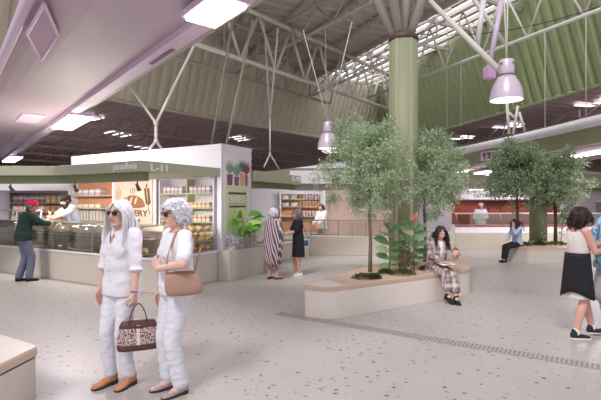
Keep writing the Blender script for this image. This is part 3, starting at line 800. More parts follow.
MB().box((3.05, 12.6, 1.1), (.1, .1, 2.2)).build('post', M_white, t, bevel=.004)
# plinths
t = thing('counter_plinth', 'long cream plinth carrying the olive rail behind the tree', 'counter', (2, 14.4, 0))
MB().prism([(.3, 14.3), (3.0, 13.95), (5.4, 15.7), (5.4, 16.3), (2.9, 14.6), (.3, 14.9)], 0, .60).build('plinth_body', M_cream, t, bevel=.01)
t = thing('counter_plinth', 'low cream plinth beside the couple standing in the middle', 'counter', (-.6, 12.9, 0))
MB().prism([(-1.3, 12.4), (-.15, 13.4), (.28, 14.3), (.28, 14.9), (-1.3, 13.6)], 0, .46).build('plinth_body', M_cream, t, bevel=.01)
MB().prism([(-1.32, 12.36), (-.12, 13.36), (.29, 14.28), (.29, 14.9), (-1.3, 13.6)], .46, .50).build('ledge', M_white, t, bevel=.004)
# rail with glass
rl = thing('guard_rail', 'olive metal guard rail with glass panes along the second stall', 'railing', (1.2, 14.5, .6))
rp = [V((-1.28, 12.55, 0)), V((-.2, 13.5, 0)), V((.33, 14.42, 0)), V((2.95, 14.1, 0))]
mb = MB(); mb.tube([p+UPV*1.10 for p in rp], .025, 8); mb.build('top_rail', M_railm, rl, True)
for (p, q_, z0, k_) in ((rp[0], rp[1], .50, 3), (rp[1], rp[2], .50, 2), (rp[2], rp[3], .60, 6)):
    for i in range(k_+1):
        if i == k_ and q_ is not rp[3]: continue
        x = p+(q_-p)*(i/k_); MB().box(V((x.x, x.y, (z0+1.10)/2)), (.035, .035, 1.10-z0), rz=.1).build('post', M_railm, rl)
    mb = MB(); mb.wall(p, q_, z0+.06, 1.05, .008); mb.build('glass_pane', M_clear, rl)
    mb = MB(); mb.tube([p+UPV*(z0+.04), q_+UPV*(z0+.04)], .018, 6); mb.build('bottom_rail', M_railm, rl, True)
# back wall and shelves
t = thing('kiosk_block', 'pale back wall of the second stall behind the guard rail', 'kiosk', (.6, 17.5, 0))
MB().box((-1.0, 17.4, 1.1), (3.4, .2, 2.2)).build('left_wall', M_white, t)
MB().box((2.6, 17.45, 1.1), (3.8, .2, 2.2)).build('right_wall', M_pink, t)
MB().box((.88, 17.15, 1.1), (.12, .5, 2.2)).build('white_post', M_white, t)
o = V((-.78, 16.92, 0))
shelf_unit('orange backed shelf of plates and glasses behind the dark dressed woman', o, X1, NV, 1.58, 1.50, .34, (1.16, 1.52, 1.80), M_orange, M_shelf, M_white, .55, [.78])
def plate_stack():
    o_ = MB().lathe([(.10, 0), (.15, .012), (.155, .02), (.10, .022)], n=16).build('stacked_plate', g_whi, smooth=True); return o_
pproto = plate_stack()
k = 0
for z, nm in ((1.52, 'middle'), (1.80, 'top')):
    for x in (.20, .52):
        for i in range(6):
            ob = pproto if k == 0 else dup(pproto); k += 1
            ob.location = (o.x+x, o.y-.0+.17-.34+.17, z+.001+i*.024); ob.location.y = o.y+.17
            tag(ob, 'white plate in the %s stack on the %s shelf of the second stall' % ('left' if x < .4 else 'right', nm), 'plate', 'plates stacked at the %s of the %s shelf' % ('left' if x < .4 else 'right', nm))
for z, nm in ((1.16, 'bottom'), (1.52, 'middle'), (1.80, 'top')):
    row(jar_good(g_lil if nm != 'middle' else g_ora, .045, .19, g_whi, 'goods_jar'), o, X1, NV, 6, .90, .115, z, .17, 'tall pale jar on the %s shelf of the second stall' % nm, 'jar', 'jars on the %s shelf of the second stall' % nm)

strip('added fill strip over the plates of the second stall', V((.1, 15.4, 2.14)), X1, 1.4, 30, .4)  # added fill to brighten the second stall's shelves
strip('added fill strip hidden behind the white header of the second stall', V((2.2, 13.2, 2.30)), X1, 1.6, 30, .5)  # added fill behind the header, no known fixture there
# ================================================================ right stalls
t = thing('counter_plinth', 'long beige plinth under the glass counter of the right stall', 'counter', (9, 16.4, 0))
MB().prism([(5.42, 15.75), (16.5, 16.4), (16.5, 17.2), (5.42, 16.4)], 0, .60).build('plinth_body', mat('dim_plinth', (196, 188, 172), .55), t, bevel=.01)
gc = thing('glass_counter', 'long glass counter with a red stripe in front of the red wall', 'display case', (9, 16.6, .6))
mb = MB(); mb.prism([(5.45, 15.85), (14.5, 16.4), (14.5, 16.9), (5.45, 16.35)], .60, .80); mb.build('base_panel', M_white, gc, bevel=.005)
mb = MB(); mb.prism([(5.44, 15.84), (14.5, 16.39), (14.5, 16.4), (5.44, 15.85)], .80, .85); mb.build('red_stripe', mat('stripe_red', (176, 90, 84), .5), gc)
mb = MB(); mb.wall((5.45, 15.9), (14.5, 16.45), .85, 1.27, .01); mb.build('front_glass', M_glass, gc)
mb = MB(); mb.tube([(5.45, 15.9, 1.28), (14.5, 16.45, 1.28)], .022, 8); mb.build('top_rail', M_tube, gc, True)
for i in range(6):
    x = 5.5+i*1.6; y = 15.92+(x-5.45)*.0608
    MB().tube([(x, y, 1.28), (x+.12, y+.02, .85)], .018, 6).build('divider', M_tube, gc, True)
t = thing('kiosk_block', 'long back wall of the right stalls with a red painted part', 'kiosk', (11, 19.3, 0))
MB().box((10.8, 19.4, 1.15), (11.4, .2, 2.3)).build('back_wall', M_white, t)
MB().box((8.8, 19.28, 1.25), (4.6, .04, 1.0)).build('red_panel', M_red, t)
m_bull = mat('bull_dark', (110, 52, 46), .6)
mb = MB(); bx, bz_ = 8.35, 1.50
bull = [(-.45, .12), (-.35, .20), (-.1, .22), (.15, .24), (.30, .20), (.42, .24), (.50, .14), (.44, .02), (.30, .0), (.26, -.10), (.24, -.26), (.19, -.26), (.18, -.10), (-.12, -.08), (-.26, -.10), (-.30, -.26), (-.36, -.26), (-.36, -.06), (-.44, .0)]
mb.extrude([V((bx+x, 19.26, bz_+z)) for x, z in bull], (0, -.012, 0)); mb.build('bull_picture', m_bull, t)
MB().box((8.8, 18.9, 2.02), (4.8, .2, .44)).build('white_band', M_white, t)
lettering('lettering', 'carniceria', .30, (7.8, 18.79, 1.98), (1, 0, 0), mat('letter_grey', (150, 142, 134), .5), t, .01)
MB().box((13.8, 18.9, 1.1), (4.6, .2, 2.2)).build('grey_wall', mat('grey_wall', (196, 192, 194), .5), t)
MB().box((13.1, 18.76, 1.44), (1.5, .04, .50)).build('grey_window', mat('grey_glass', (136, 130, 132), .2), t)
MB().box((13.1, 18.74, 1.72), (1.6, .05, .06)).build('window_rail', M_white, t)
t = thing('fascia_canopy', 'olive fascia above the red walled stall at right', 'fascia', (10, 18.3, 2.3))
MB().box((11.0, 18.5, 2.52), (11.6, 1.2, .56)).build('fascia_band', M_olive, t, bevel=.01)

strip('long added fill strip under the olive fascia before the red wall', V((8.6, 18.2, 2.2)), X1, 3.6, 14, .5)  # added fill to lift the white band and red wall
# arched bulkhead on the right
ar = thing('arched_bulkhead', 'olive bulkhead with a white rounded beam sweeping across the right', 'bulkhead', (8.5, 15.5, 3.0))
pts = []
for u, v, Y in ((404, 160, 19.6), (430, 156.5, 18.6), (470, 149, 17.0), (510, 140.5, 15.4), (550, 131.5, 13.9), (601, 119.5, 12.3), (660, 104, 10.8)):
    pts.append(P(u, v, Y))
MB().tube(pts, [.15]*7, 16).build('white_beam', M_white, ar, True)
def band(name, dz0, dz1, out0, out1, m, th=.06):
    mb = MB(); n_ = len(pts); vs = []
    for p in pts:
        nrm = V((p.x, p.y, 0)).normalized()
        a_ = p+nrm*out0+UPV*dz0; b_ = p+nrm*out1+UPV*dz1
        vs += [a_, b_, b_+nrm*th, a_+nrm*th]
    fs = []
    for i in range(n_-1):
        for j in range(4): fs.append((i*4+j, i*4+(j+1) % 4, i*4+4+(j+1) % 4, i*4+4+j))
    fs += [(3, 2, 1, 0), tuple((n_-1)*4+j for j in range(4))]
    mb.add(vs, fs); return mb.build(name, m, ar)
band('upper_band', -.10, -.62, .06, .26, M_olive)
band('shelf_edge', -.60, -.66, .20, .32, M_lilac)
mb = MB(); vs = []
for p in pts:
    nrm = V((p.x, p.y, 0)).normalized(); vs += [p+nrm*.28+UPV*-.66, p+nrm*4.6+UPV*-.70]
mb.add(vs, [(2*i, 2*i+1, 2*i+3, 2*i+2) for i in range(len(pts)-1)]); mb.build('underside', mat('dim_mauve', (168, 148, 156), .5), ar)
lv = thing('louvre_vent', 'small pink framed louvre vent in the bulkhead left of the right tree', 'vent', P(491, 156, 16.9))
lc = [P(482, 153, 16.45), P(502, 150, 15.65)]
d_ = (lc[1]-lc[0]); d_.z = 0; d_.normalize(); n_ = V((d_.y, -d_.x, 0))
hh = .28; cc_ = (lc[0]+lc[1])/2-UPV*.13; ww = (lc[1]-lc[0]).length
MB().box(cc_-n_*.05, (ww, .06, hh), ax=(d_, n_, UPV)).build('backing', M_maroon, lv)
for s_ in (-1, 1):
    MB().box(cc_+UPV*s_*hh/2, (ww+.06, .08, .035), ax=(d_, n_, UPV)).build('frame_bar', M_lilac, lv)
    MB().box(cc_+d_*s_*ww/2, (.035, .08, hh), ax=(d_, n_, UPV)).build('frame_bar', M_lilac, lv)
for k in range(3): MB().box(cc_+d_*ww*(k-1)*.27, (.06, .04, hh), ax=(d_, n_, UPV)).build('slat', M_access, lv)
def fixture(label, a_, b_, w_, e_, h=.08):
    d_ = (b_-a_); L_ = d_.length; d_.normalize(); n_ = d_.cross(UPV).normalized(); u_ = n_.cross(d_)
    t = thing('fluorescent_light', label, 'ceiling light', (a_+b_)/2, group='lamps under the right bulkhead')
    MB().box((a_+b_)/2+u_*.06, (L_+.1, w_+.1, h), ax=(d_, n_, u_)).build('housing', M_lilac, t, bevel=.01)
    MB().box((a_+b_)/2, (L_, w_, h), ax=(d_, n_, u_)).build('diffuser', M_lamp, t, bevel=.02)
    ld = bpy.data.lights.new('fluorescent_glow', 'AREA'); ld.shape = 'RECTANGLE'; ld.size = L_; ld.size_y = w_; ld.energy = e_; ld.color = (1, .92, 1)
    lo = bpy.data.objects.new('fluorescent_glow', ld); COL.objects.link(lo); lo.location = (a_+b_)/2-UPV*.1; lo.rotation_euler = (0, 0, math.atan2(d_.y, d_.x))
fixture('long bright fluorescent lamp under the bulkhead right of the right trees', P(563, 158.2, 15.1), P(625, 147.5, 13.0), .35, 160)
fixture('bright lamp in the dark recess just left of the right trees', P(476, 173.5, 18.4), P(490, 171.5, 18.0), .4, 90)
fixture('bright lamp in the dark recess right of the centre trees', P(458, 172, 19.0), P(465, 171, 18.7), .4, 70)

# ================================================================ pendants
def pendant(label, uc, v_top, v_bot, Y, cable_top):
    c = P(uc, v_bot, Y); s_ = .45/.45
    h = (v_bot-v_top)/F*Y
    t = thing('pendant_lamp', label, 'pendant lamp', c+UPV*h)
    R = .212*(h/.53) if h > .0 else .23
    d1 = h*.60
    pr_ = [(R, 0), (R*.985, d1*.12), (R*.93, d1*.35), (R*.80, d1*.62), (R*.62, d1*.85), (R*.50, d1)]
    mb = MB(); mb.lathe(pr_+[(r_-.008, z_-.004) for r_, z_ in reversed(pr_)], c, 32, closed=True)
    mb.build('shade', M_pendant, t, True)
    MB().lathe([(R*.54, d1), (R*.54, d1+.012), (R*.48, d1+.014)], c, 24).build('ring', M_frame, t, True)
    MB().lathe([(R*.46, d1+.01), (R*.47, d1+.03), (R*.47, h-.02), (R*.40, h)], c, 24).build('housing', M_pendant, t, True)
    for k in range(4): MB().box(c+V((math.cos(k*PI/2+.5)*R*.47, math.sin(k*PI/2+.5)*R*.47, h-.06)), (.03, .03, .02), rz=k*PI/2+.5).build('bolt', M_frame, t)
    MB().lathe([(R*.93, .02), (R*.93, .026), (R*.6, .034)], c, 28).build('diffuser', M_lampl, t, True)
    for q_ in cable_top:
        MB().tube([c+UPV*(h-.01), P(q_[0], q_[1], Y+q_[2])], .01, 6).build('cable', M_tube, t, True)
    ld = bpy.data.lights.new('pendant_glow', 'SPOT'); ld.energy = 60; ld.spot_size = 2.0; ld.spot_blend = .6; ld.shadow_soft_size = .15; ld.color = (1, .93, 1)
    lo = bpy.data.objects.new('pendant_glow', ld); COL.objects.link(lo); lo.parent = t; lo.location = (0, 0, -h-.02)
pendant('large lilac bell pendant lamp hanging at upper right', 506.5, 60, 100, 6.1, ((504, -12, 0), (508, -12, .2)))
pendant('smaller white bell pendant lamp hanging left of the tree', 328, 122, 148.5, 9.6, ((303, 30, .8), (352, 22, -.4)))
t = thing('lamp_box', 'small square lilac box hanging left of the large pendant', 'lamp', P(489.5, 66, 8.4))
c = P(489.5, 73, 8.4); MB().box(c, (.17, .17, .23), rz=.4).build('body', mat('lilac_box', (214, 168, 214), .4), t, bevel=.02)
MB().box(c+UPV*.125, (.10, .10, .03), rz=.4).build('top_cap', M_tube, t, bevel=.005)
# ================================================================ trees and plants
def leafmat(name, c1, c2, c3):
    m, N, L, b = nodes_of(name)
    g = N.new('ShaderNodeNewGeometry'); r = ramp(N, [(0, c1), (.5, c2), (1, c3)], 'LINEAR')
    L.new(g.outputs['Random Per Island'], r.inputs['Fac']); L.new(r.outputs['Color'], b.inputs['Base Color'])
    b.inputs['Roughness'].default_value = .5
    tl = N.new('ShaderNodeBsdfTranslucent'); L.new(r.outputs['Color'], tl.inputs['Color'])
    ms = N.new('ShaderNodeMixShader'); ms.inputs['Fac'].default_value = .4
    L.new(b.outputs[0], ms.inputs[1]); L.new(tl.outputs[0], ms.inputs[2]); L.new(ms.outputs[0], N['Material Output'].inputs['Surface'])
    return m
M_leaf = leafmat('tree_leaf', (150, 176, 128), (192, 212, 174), (228, 234, 216))
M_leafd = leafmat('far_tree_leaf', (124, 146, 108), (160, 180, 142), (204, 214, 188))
M_bark = mat('grey_bark', (128, 112, 98), .8, var=.2, scale=20)
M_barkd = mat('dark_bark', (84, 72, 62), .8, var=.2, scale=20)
M_moss = leafmat('moss_leaf', (58, 78, 40), (78, 104, 52), (100, 124, 66))
M_big = leafmat('broad_leaf', (92, 140, 90), (132, 168, 120), (206, 212, 160))
M_bright = leafmat('bright_leaf', (96, 160, 66), (140, 190, 90), (190, 216, 136))
M_dusk = leafmat('heather_leaf', (214, 210, 208), (236, 222, 232), (190, 210, 186))
M_stem = mat('green_stem', (120, 128, 86), .6)
M_pinkfl = mat('pink_bract', (222, 156, 146), .5, var=.1)

def leafquad(mb, p, d, n, L_, w):
    s_ = d.cross(n); s_ = s_.normalized() if s_.length > 1e-5 else V((1, 0, 0))
    n = s_.cross(d).normalized()
    m_ = p+d*L_*.5
    mb.add([p, m_+s_*w*.5+n*w*.15, p+d*L_, m_-s_*w*.5+n*w*.15, m_], [(0, 4, 1), (1, 4, 2), (2, 4, 3), (3, 4, 0)])
def rvec(rg):
    while True:
        v = V((rg.uniform(-1, 1), rg.uniform(-1, 1), rg.uniform(-1, 1)))
        if .05 < v.length < 1: return v.normalized()
def tree(label, base, h_tr, cz, rx, rz, seed, nleaf, lsize, ml, mbk, r0=.03, group=None, clusters=95, lean=0):
    rg = random.Random(seed)
    base = V(base); t = thing('tree', label, 'tree', base, group=group)
    top = base+V((lean, 0, cz+rz*.8))
    tp = [base, base+V((.01, 0, h_tr*.5)), base+V((lean*.4-.01, .01, h_tr)), base+V((lean*.7, 0, cz)), top]
    MB().tube(tp, [r0*1.25, r0, r0*.9, r0*.6, r0*.2], 8).build('trunk', mbk, t, True)
    br_ = MB(); lf = MB()
    ctr = base+V((lean*.7, 0, cz))
    cl = []
    nb = 20
    for i in range(nb):
        f = .18+.8*i/nb
        z = h_tr*.82+(cz+rz*.75-h_tr*.82)*f
        st = base+V((lean*.7*f, 0, z))
        an = i*2.4+rg.uniform(-.4, .4)
        # ellipsoid reach, wider low
        zz_ = (st.z+.25*rz-ctr.z)/rz
        reach = rx*math.sqrt(max(.06, 1-min(.97, zz_*zz_)))*rg.uniform(.75, 1.08)
        en_ = st+V((math.cos(an)*reach, math.sin(an)*reach, rg.uniform(.05, .4)*rz))
        if i < 4: en_.z -= rz*.2*rg.random()
        mid_ = st.lerp(en_, .5)+V((0, 0, .05))
        br_.tube([st, mid_, en_], [r0*.4, r0*.25, r0*.1], 5)
        for j in range(6):
            q = st.lerp(en_, rg.uniform(.3, 1.05)); o_ = rvec(rg)*rg.uniform(.06, .24)*rx*1.1; o_.z = abs(o_.z)*.8-.04
            br_.tube([q, q+o_], [r0*.14, r0*.07], 4)
            cl.append((q+o_, rg.uniform(.09, .19)*rx*1.3))
    while len(cl) < clusters+120:
        v = rvec(rg)*(rg.random()**.45); v = V((v.x*rx*.95, v.y*rx*.95, v.z*rz)); 
        if v.z > 0: v.x *= 1-.35*v.z/rz; v.y *= 1-.35*v.z/rz
        cl.append((ctr+v, rg.uniform(.07, .17)*rx*1.2))
        if len(cl) > 240: break
    per = nleaf//len(cl)
    for c, r in cl:
        for k in range(per):
            v = rvec(rg); p = c+v*r*rg.random()**.5
            d = (v*.5+rvec(rg)*.8+V((0, 0, -.15))).normalized()
            leafquad(lf, p, d, (V((0, 0, 1))+rvec(rg)*.8).normalized(), lsize*rg.uniform(.6, 1.25), lsize*.42)
    br_.build('branches', mbk, t, True)
    lf.build('foliage', ml, t, fix=False)
    return t
tree('leafy grey green tree left of the round column in the bench', P(370, 272, 7.75)*1, 1.05, 1.78, .80, .90, 11, 17000, .062, M_leaf, M_bark, .03, 'pair of trees in the central planter').location.z = .46
tree('leafy tree right of the round column, behind the seated plaid woman', (2.52, 9.12, .46), 1.05, 1.68, .92, 1.0, 23, 15000, .068, M_leaf, M_bark, .03, 'pair of trees in the central planter')
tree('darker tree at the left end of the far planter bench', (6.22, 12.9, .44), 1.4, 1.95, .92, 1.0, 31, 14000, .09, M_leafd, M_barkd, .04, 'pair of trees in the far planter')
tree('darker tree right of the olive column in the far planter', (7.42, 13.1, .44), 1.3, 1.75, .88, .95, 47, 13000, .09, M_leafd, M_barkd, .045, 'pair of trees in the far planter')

def bigleaf(mb, p, d, up, L_, w, curl=.3, seg=6):
    d = V(d).normalized(); s_ = d.cross(V(up)); s_ = s_.normalized() if s_.length > 1e-4 else V((1, 0, 0))
    vs = []; fs = []
    cur = V(p); dd_ = d.copy()
    for i in range(seg+1):
        f = i/seg; ww = w*.5*math.sin(PI*min(1, f*.93+.04))**.8 if i < seg else .001
        n_ = s_.cross(dd_).normalized()
        vs += [cur-s_*ww+n_*ww*.25, cur.copy(), cur+s_*ww+n_*ww*.25]
        cur = cur+dd_*L_/seg
        dd_ = (dd_+V((0, 0, -curl/seg))).normalized()
    for i in range(seg):
        for j in (0, 1): fs.append((i*3+j, i*3+j+1, i*3+4+j, i*3+3+j))
    mb.add(vs, fs)
def rubber_plant(label, base, h, seed, mirror=1):
    rg = random.Random(seed); base = V(base); t = thing('broad_leaf_plant', label, 'plant', base, group='pink topped plants at the foot of the column')
    st = [base, base+V((.02*mirror, 0, h*.4)), base+V((-.01*mirror, 0, h*.8)), base+V((0, 0, h*.88))]
    MB().tube(st, [.014, .012, .009, .006], 7).build('stem', M_stem, t, True)
    lf = MB()
    n_ = 11
    for i in range(n_):
        z = h*(.10+.78*i/n_); sd = 1 if i % 2 else -1
        an = rg.uniform(-.9, .9)+(0 if sd > 0 else PI)
        d = V((math.cos(an), math.sin(an)*.8-.35, .35+.5*i/n_))
        big_ = .22+.09*math.sin(PI*(i/n_)**1.2)
        bigleaf(lf, base+V((0, 0, z)), d, (rg.uniform(-.5, .5), -rg.uniform(.2, 1.2), .5), big_, big_*.50, .5)
    lf.build('leaves', M_big, t, True, fix=False)
    fl = MB()
    for k in range(4):
        an = k*PI/2+.4; bigleaf(fl, base+V((0, 0, h*.86)), V((math.cos(an)*.25, math.sin(an)*.25-.12, 1)), (math.sin(an), math.cos(an), .2), h*.26, .085, .0)
    fl.build('pink_bract', M_pinkfl, t, True, fix=False, label='pink upright bracts at the top')
    lf = MB()
    for sd in (-1, 1): bigleaf(lf, base+V((0, 0, h*.80)), V((sd*.35, -.1, 1)), (0, -1, 0), h*.26, .08, .1)
    lf.build('top_leaves', M_big, t, True, fix=False)
rubber_plant('pink topped broad leaf plant left in front of the column', (P(389, 274, 7.75)).xy.to_3d()+V((0, 0, .46)), .90, 5)
rubber_plant('pink topped broad leaf plant right in front of the column', (P(414, 273, 7.9)).xy.to_3d()+V((0, 0, .46)), .93, 9, -1)
# dark reddish shrub between them
def shrub(name, label, cat, c, r, n, ls, m, seed, stem=True, group=None):
    rg = random.Random(seed); c = V(c); t = thing(name, label, cat, c, group=group)
    lf = MB()
    for i in range(n):
        v = rvec(rg); v.z = abs(v.z); p = c+V((v.x*r[0], v.y*r[1], v.z*r[2]))*(rg.uniform(.3, 1)**.5)
        d = (V((v.x, v.y, v.z*.8+.3))+rvec(rg)*.7).normalized()
        leafquad(lf, p, d, (V((0, 0, 1))+rvec(rg)*.7).normalized(), ls*rg.uniform(.6, 1.2), ls*.45)
    lf.build('foliage', m, t, fix=False)
    if stem:
        st = MB()
        for i in range(9):
            v = rvec(rg); v.z = abs(v.z)+.3; st.tube([c+V((v.x*r[0]*.15, v.y*r[1]*.15, 0)), c+V((v.x*r[0]*.8, v.y*r[1]*.8, min(1, v.z)*r[2]*.85))], [.006, .003], 5)
        st.build('stems', M_stem, t, True)
    return t
zt = .461
def bt(u, v):  # a point on the bench top
    Y = (HC-.46)*F/(v-HY); return V(((u-CX)/F*Y, Y, zt))
shrub('shrub', 'slim reddish shrub between the pink topped plants', 'shrub', bt(406, 273), (.11, .11, .62), 260, .06, leafmat('red_leaf', (96, 62, 66), (130, 92, 92), (110, 128, 88)), 3)
for (u, v, rx_, lb) in ((364, 278.5, .20, 'green moss mound at the foot of the left tree'), (374, 278.5, .12, 'small green moss mound right of the left tree trunk'), (386, 273.5, .14, 'green moss mound behind the left pink topped plant'), (402, 274.5, .24, 'wide moss mound in front of the column'), (428, 270, .16, 'moss mound beside the seated plaid woman')):
    shrub('moss_mound', lb, 'moss', bt(u, v), (rx_, rx_*.8, .075), 900, .03, M_moss, int(u), False)
# far planter: moss and climbing stems
for (x, y, rx_, lb) in ((6.27, 12.82, .30, 'moss mound at the foot of the left dark tree'), (7.35, 12.95, .32, 'moss mound at the foot of the right dark tree'), (6.85, 12.92, .18, 'moss mound in front of the olive column')):
    shrub('moss_mound', lb, 'moss', (x, y, .441), (rx_, rx_*.7, .10), 700, .045, M_moss, int(x*100), False)
for (x, y, h, lb) in ((6.92, 12.85, .62, 'sparse leafy sapling in front of the olive column'), (7.42, 12.82, 1.0, 'sparse climbing plant on the trunk of the right dark tree')):
    rg = random.Random(int(x*100)); b_ = V((x, y, .441)); t = thing('sapling', lb, 'plant', b_)
    MB().tube([b_, b_+V((.02, 0, h*.5)), b_+V((0, 0, h))], [.012, .01, .004], 6).build('stem', M_stem, t, True)
    lf = MB()
    for i in range(60):
        z = rg.uniform(.12, 1)*h; d = (rvec(rg)+V((0, 0, .3))).normalized(); leafquad(lf, b_+V((0, 0, z))+d*.04, d, (V((0, 0, 1))+rvec(rg)*.6).normalized(), .10, .05)
    lf.build('foliage', leafmat('pale_leaf%d' % int(x*100), (120, 136, 104), (150, 164, 132), (180, 188, 160)), t, fix=False)
# planting on the plinth by the poster pillar
pb = S(-.14, 2.3)
t = thing('plant_trough', 'low trough of grey heather under the poster pillar', 'planter', pb+UPV*.64)
MB().box(pb+UPV*.665, (.80, .20, .05), ax=(e2, e1, UPV)).build('trough', mat('trough_grey', (206, 200, 196), .6), t, bevel=.006)
rg = random.Random(4)
lf = MB()
for i in range(1300):
    v = rvec(rg); p = pb+e2*rg.uniform(-.44, .44)+e1*rg.uniform(-.17, .14)+UPV*(.70+rg.uniform(-.05, .20))
    leafquad(lf, p, (v+V((0, 0, .5))).normalized(), (V((0, 0, 1))+rvec(rg)).normalized(), .075, .038)
lf.build('heather', M_dusk, t, fix=False)
t = thing('broad_leaf_plant', 'bright green broad leaf plant above the heather trough', 'plant', pb+UPV*.74)
lf = MB(); st = MB()
for i in range(24):
    an = i*2.4; f = i/24
    b_ = pb+e2*rg.uniform(-.28, .28)+e1*rg.uniform(-.06, .06)+UPV*.74
    out = V((math.cos(an), math.sin(an), 0)); 
    out = (e2*math.cos(an)*1.0-e1*(abs(math.sin(an))*.6))
    k_ = b_+out*rg.uniform(.12, .34)+UPV*rg.uniform(.22, .66)
    st.tube([b_, b_.lerp(k_, .6)+UPV*.05, k_], [.009, .008, .006], 6)
    bigleaf(lf, k_, out*.8+UPV*.35, -e1*rg.uniform(-.2, 1.0)-e2*rg.uniform(.2, .9)+UPV*.6, rg.uniform(.32, .44), rg.uniform(.14, .19), .9, 8)
st.build('stems', mat('bright_stem', (120, 160, 70), .5), t, True)
lf.build('leaves', M_bright, t, True, fix=False)
# ================================================================ people
def remeshed(mb, name, m, parent, vox, smooth_it=2, wrinkle=0, wf=(9, 9, 9), seed=0, keep=None, inflate=0):
    me = mb.mesh(name); o = bpy.data.objects.new(name, me); COL.objects.link(o)
    bm = bmesh.new(); bm.from_mesh(me); bmesh.ops.recalc_face_normals(bm, faces=bm.faces); bm.to_mesh(me); bm.free()
    r = o.modifiers.new('r', 'REMESH'); r.mode = 'VOXEL'; r.voxel_size = vox; r.use_smooth_shade = True
    if smooth_it:
        s_ = o.modifiers.new('s', 'SMOOTH'); s_.factor = .5; s_.iterations = smooth_it
    dg = bpy.context.evaluated_depsgraph_get()
    me2 = bpy.data.meshes.new_from_object(o.evaluated_get(dg))
    o.modifiers.clear(); o.data = me2; bpy.data.meshes.remove(me); me2.name = name
    if wrinkle:
        sd = V((seed*3.1, seed*1.7, seed*.9))
        ns = [v.normal.copy() for v in me2.vertices]
        for v, n_ in zip(me2.vertices, ns):
            q = V((v.co.x*wf[0], v.co.y*wf[1], v.co.z*wf[2]))+sd
            w_ = noise.noise(q)+.5*noise.noise(q*2.3)
            v.co += n_*w_*wrinkle
    me2.polygons.foreach_set('use_smooth', [True]*len(me2.polygons))
    me2.materials.clear()
    for x in (m if isinstance(m, (list, tuple)) else [m]): me2.materials.append(x)
    me2.update()
    o.parent = parent
    return o

def ik(a, c, l1, l2, pole):
    a = V(a); c = V(c); d = c-a; L_ = d.length
    if L_ > (l1+l2)*.999: c = a+d*((l1+l2)*.999/L_); d = c-a; L_ = d.length
    u = d.normalized(); x = (l1*l1-l2*l2+L_*L_)/(2*L_); h = math.sqrt(max(0, l1*l1-x*x))
    p = V(pole)-u*V(pole).dot(u); p = p.normalized() if p.length > 1e-5 else V((0, 1, 0))
    return a+u*x+p*h, c

M_eyew = mat('eye_white', (236, 232, 228), .3); M_iris = mat('iris_brown', (70, 48, 36), .3); M_lips = mat('lip_rose', (190, 110, 104), .4)

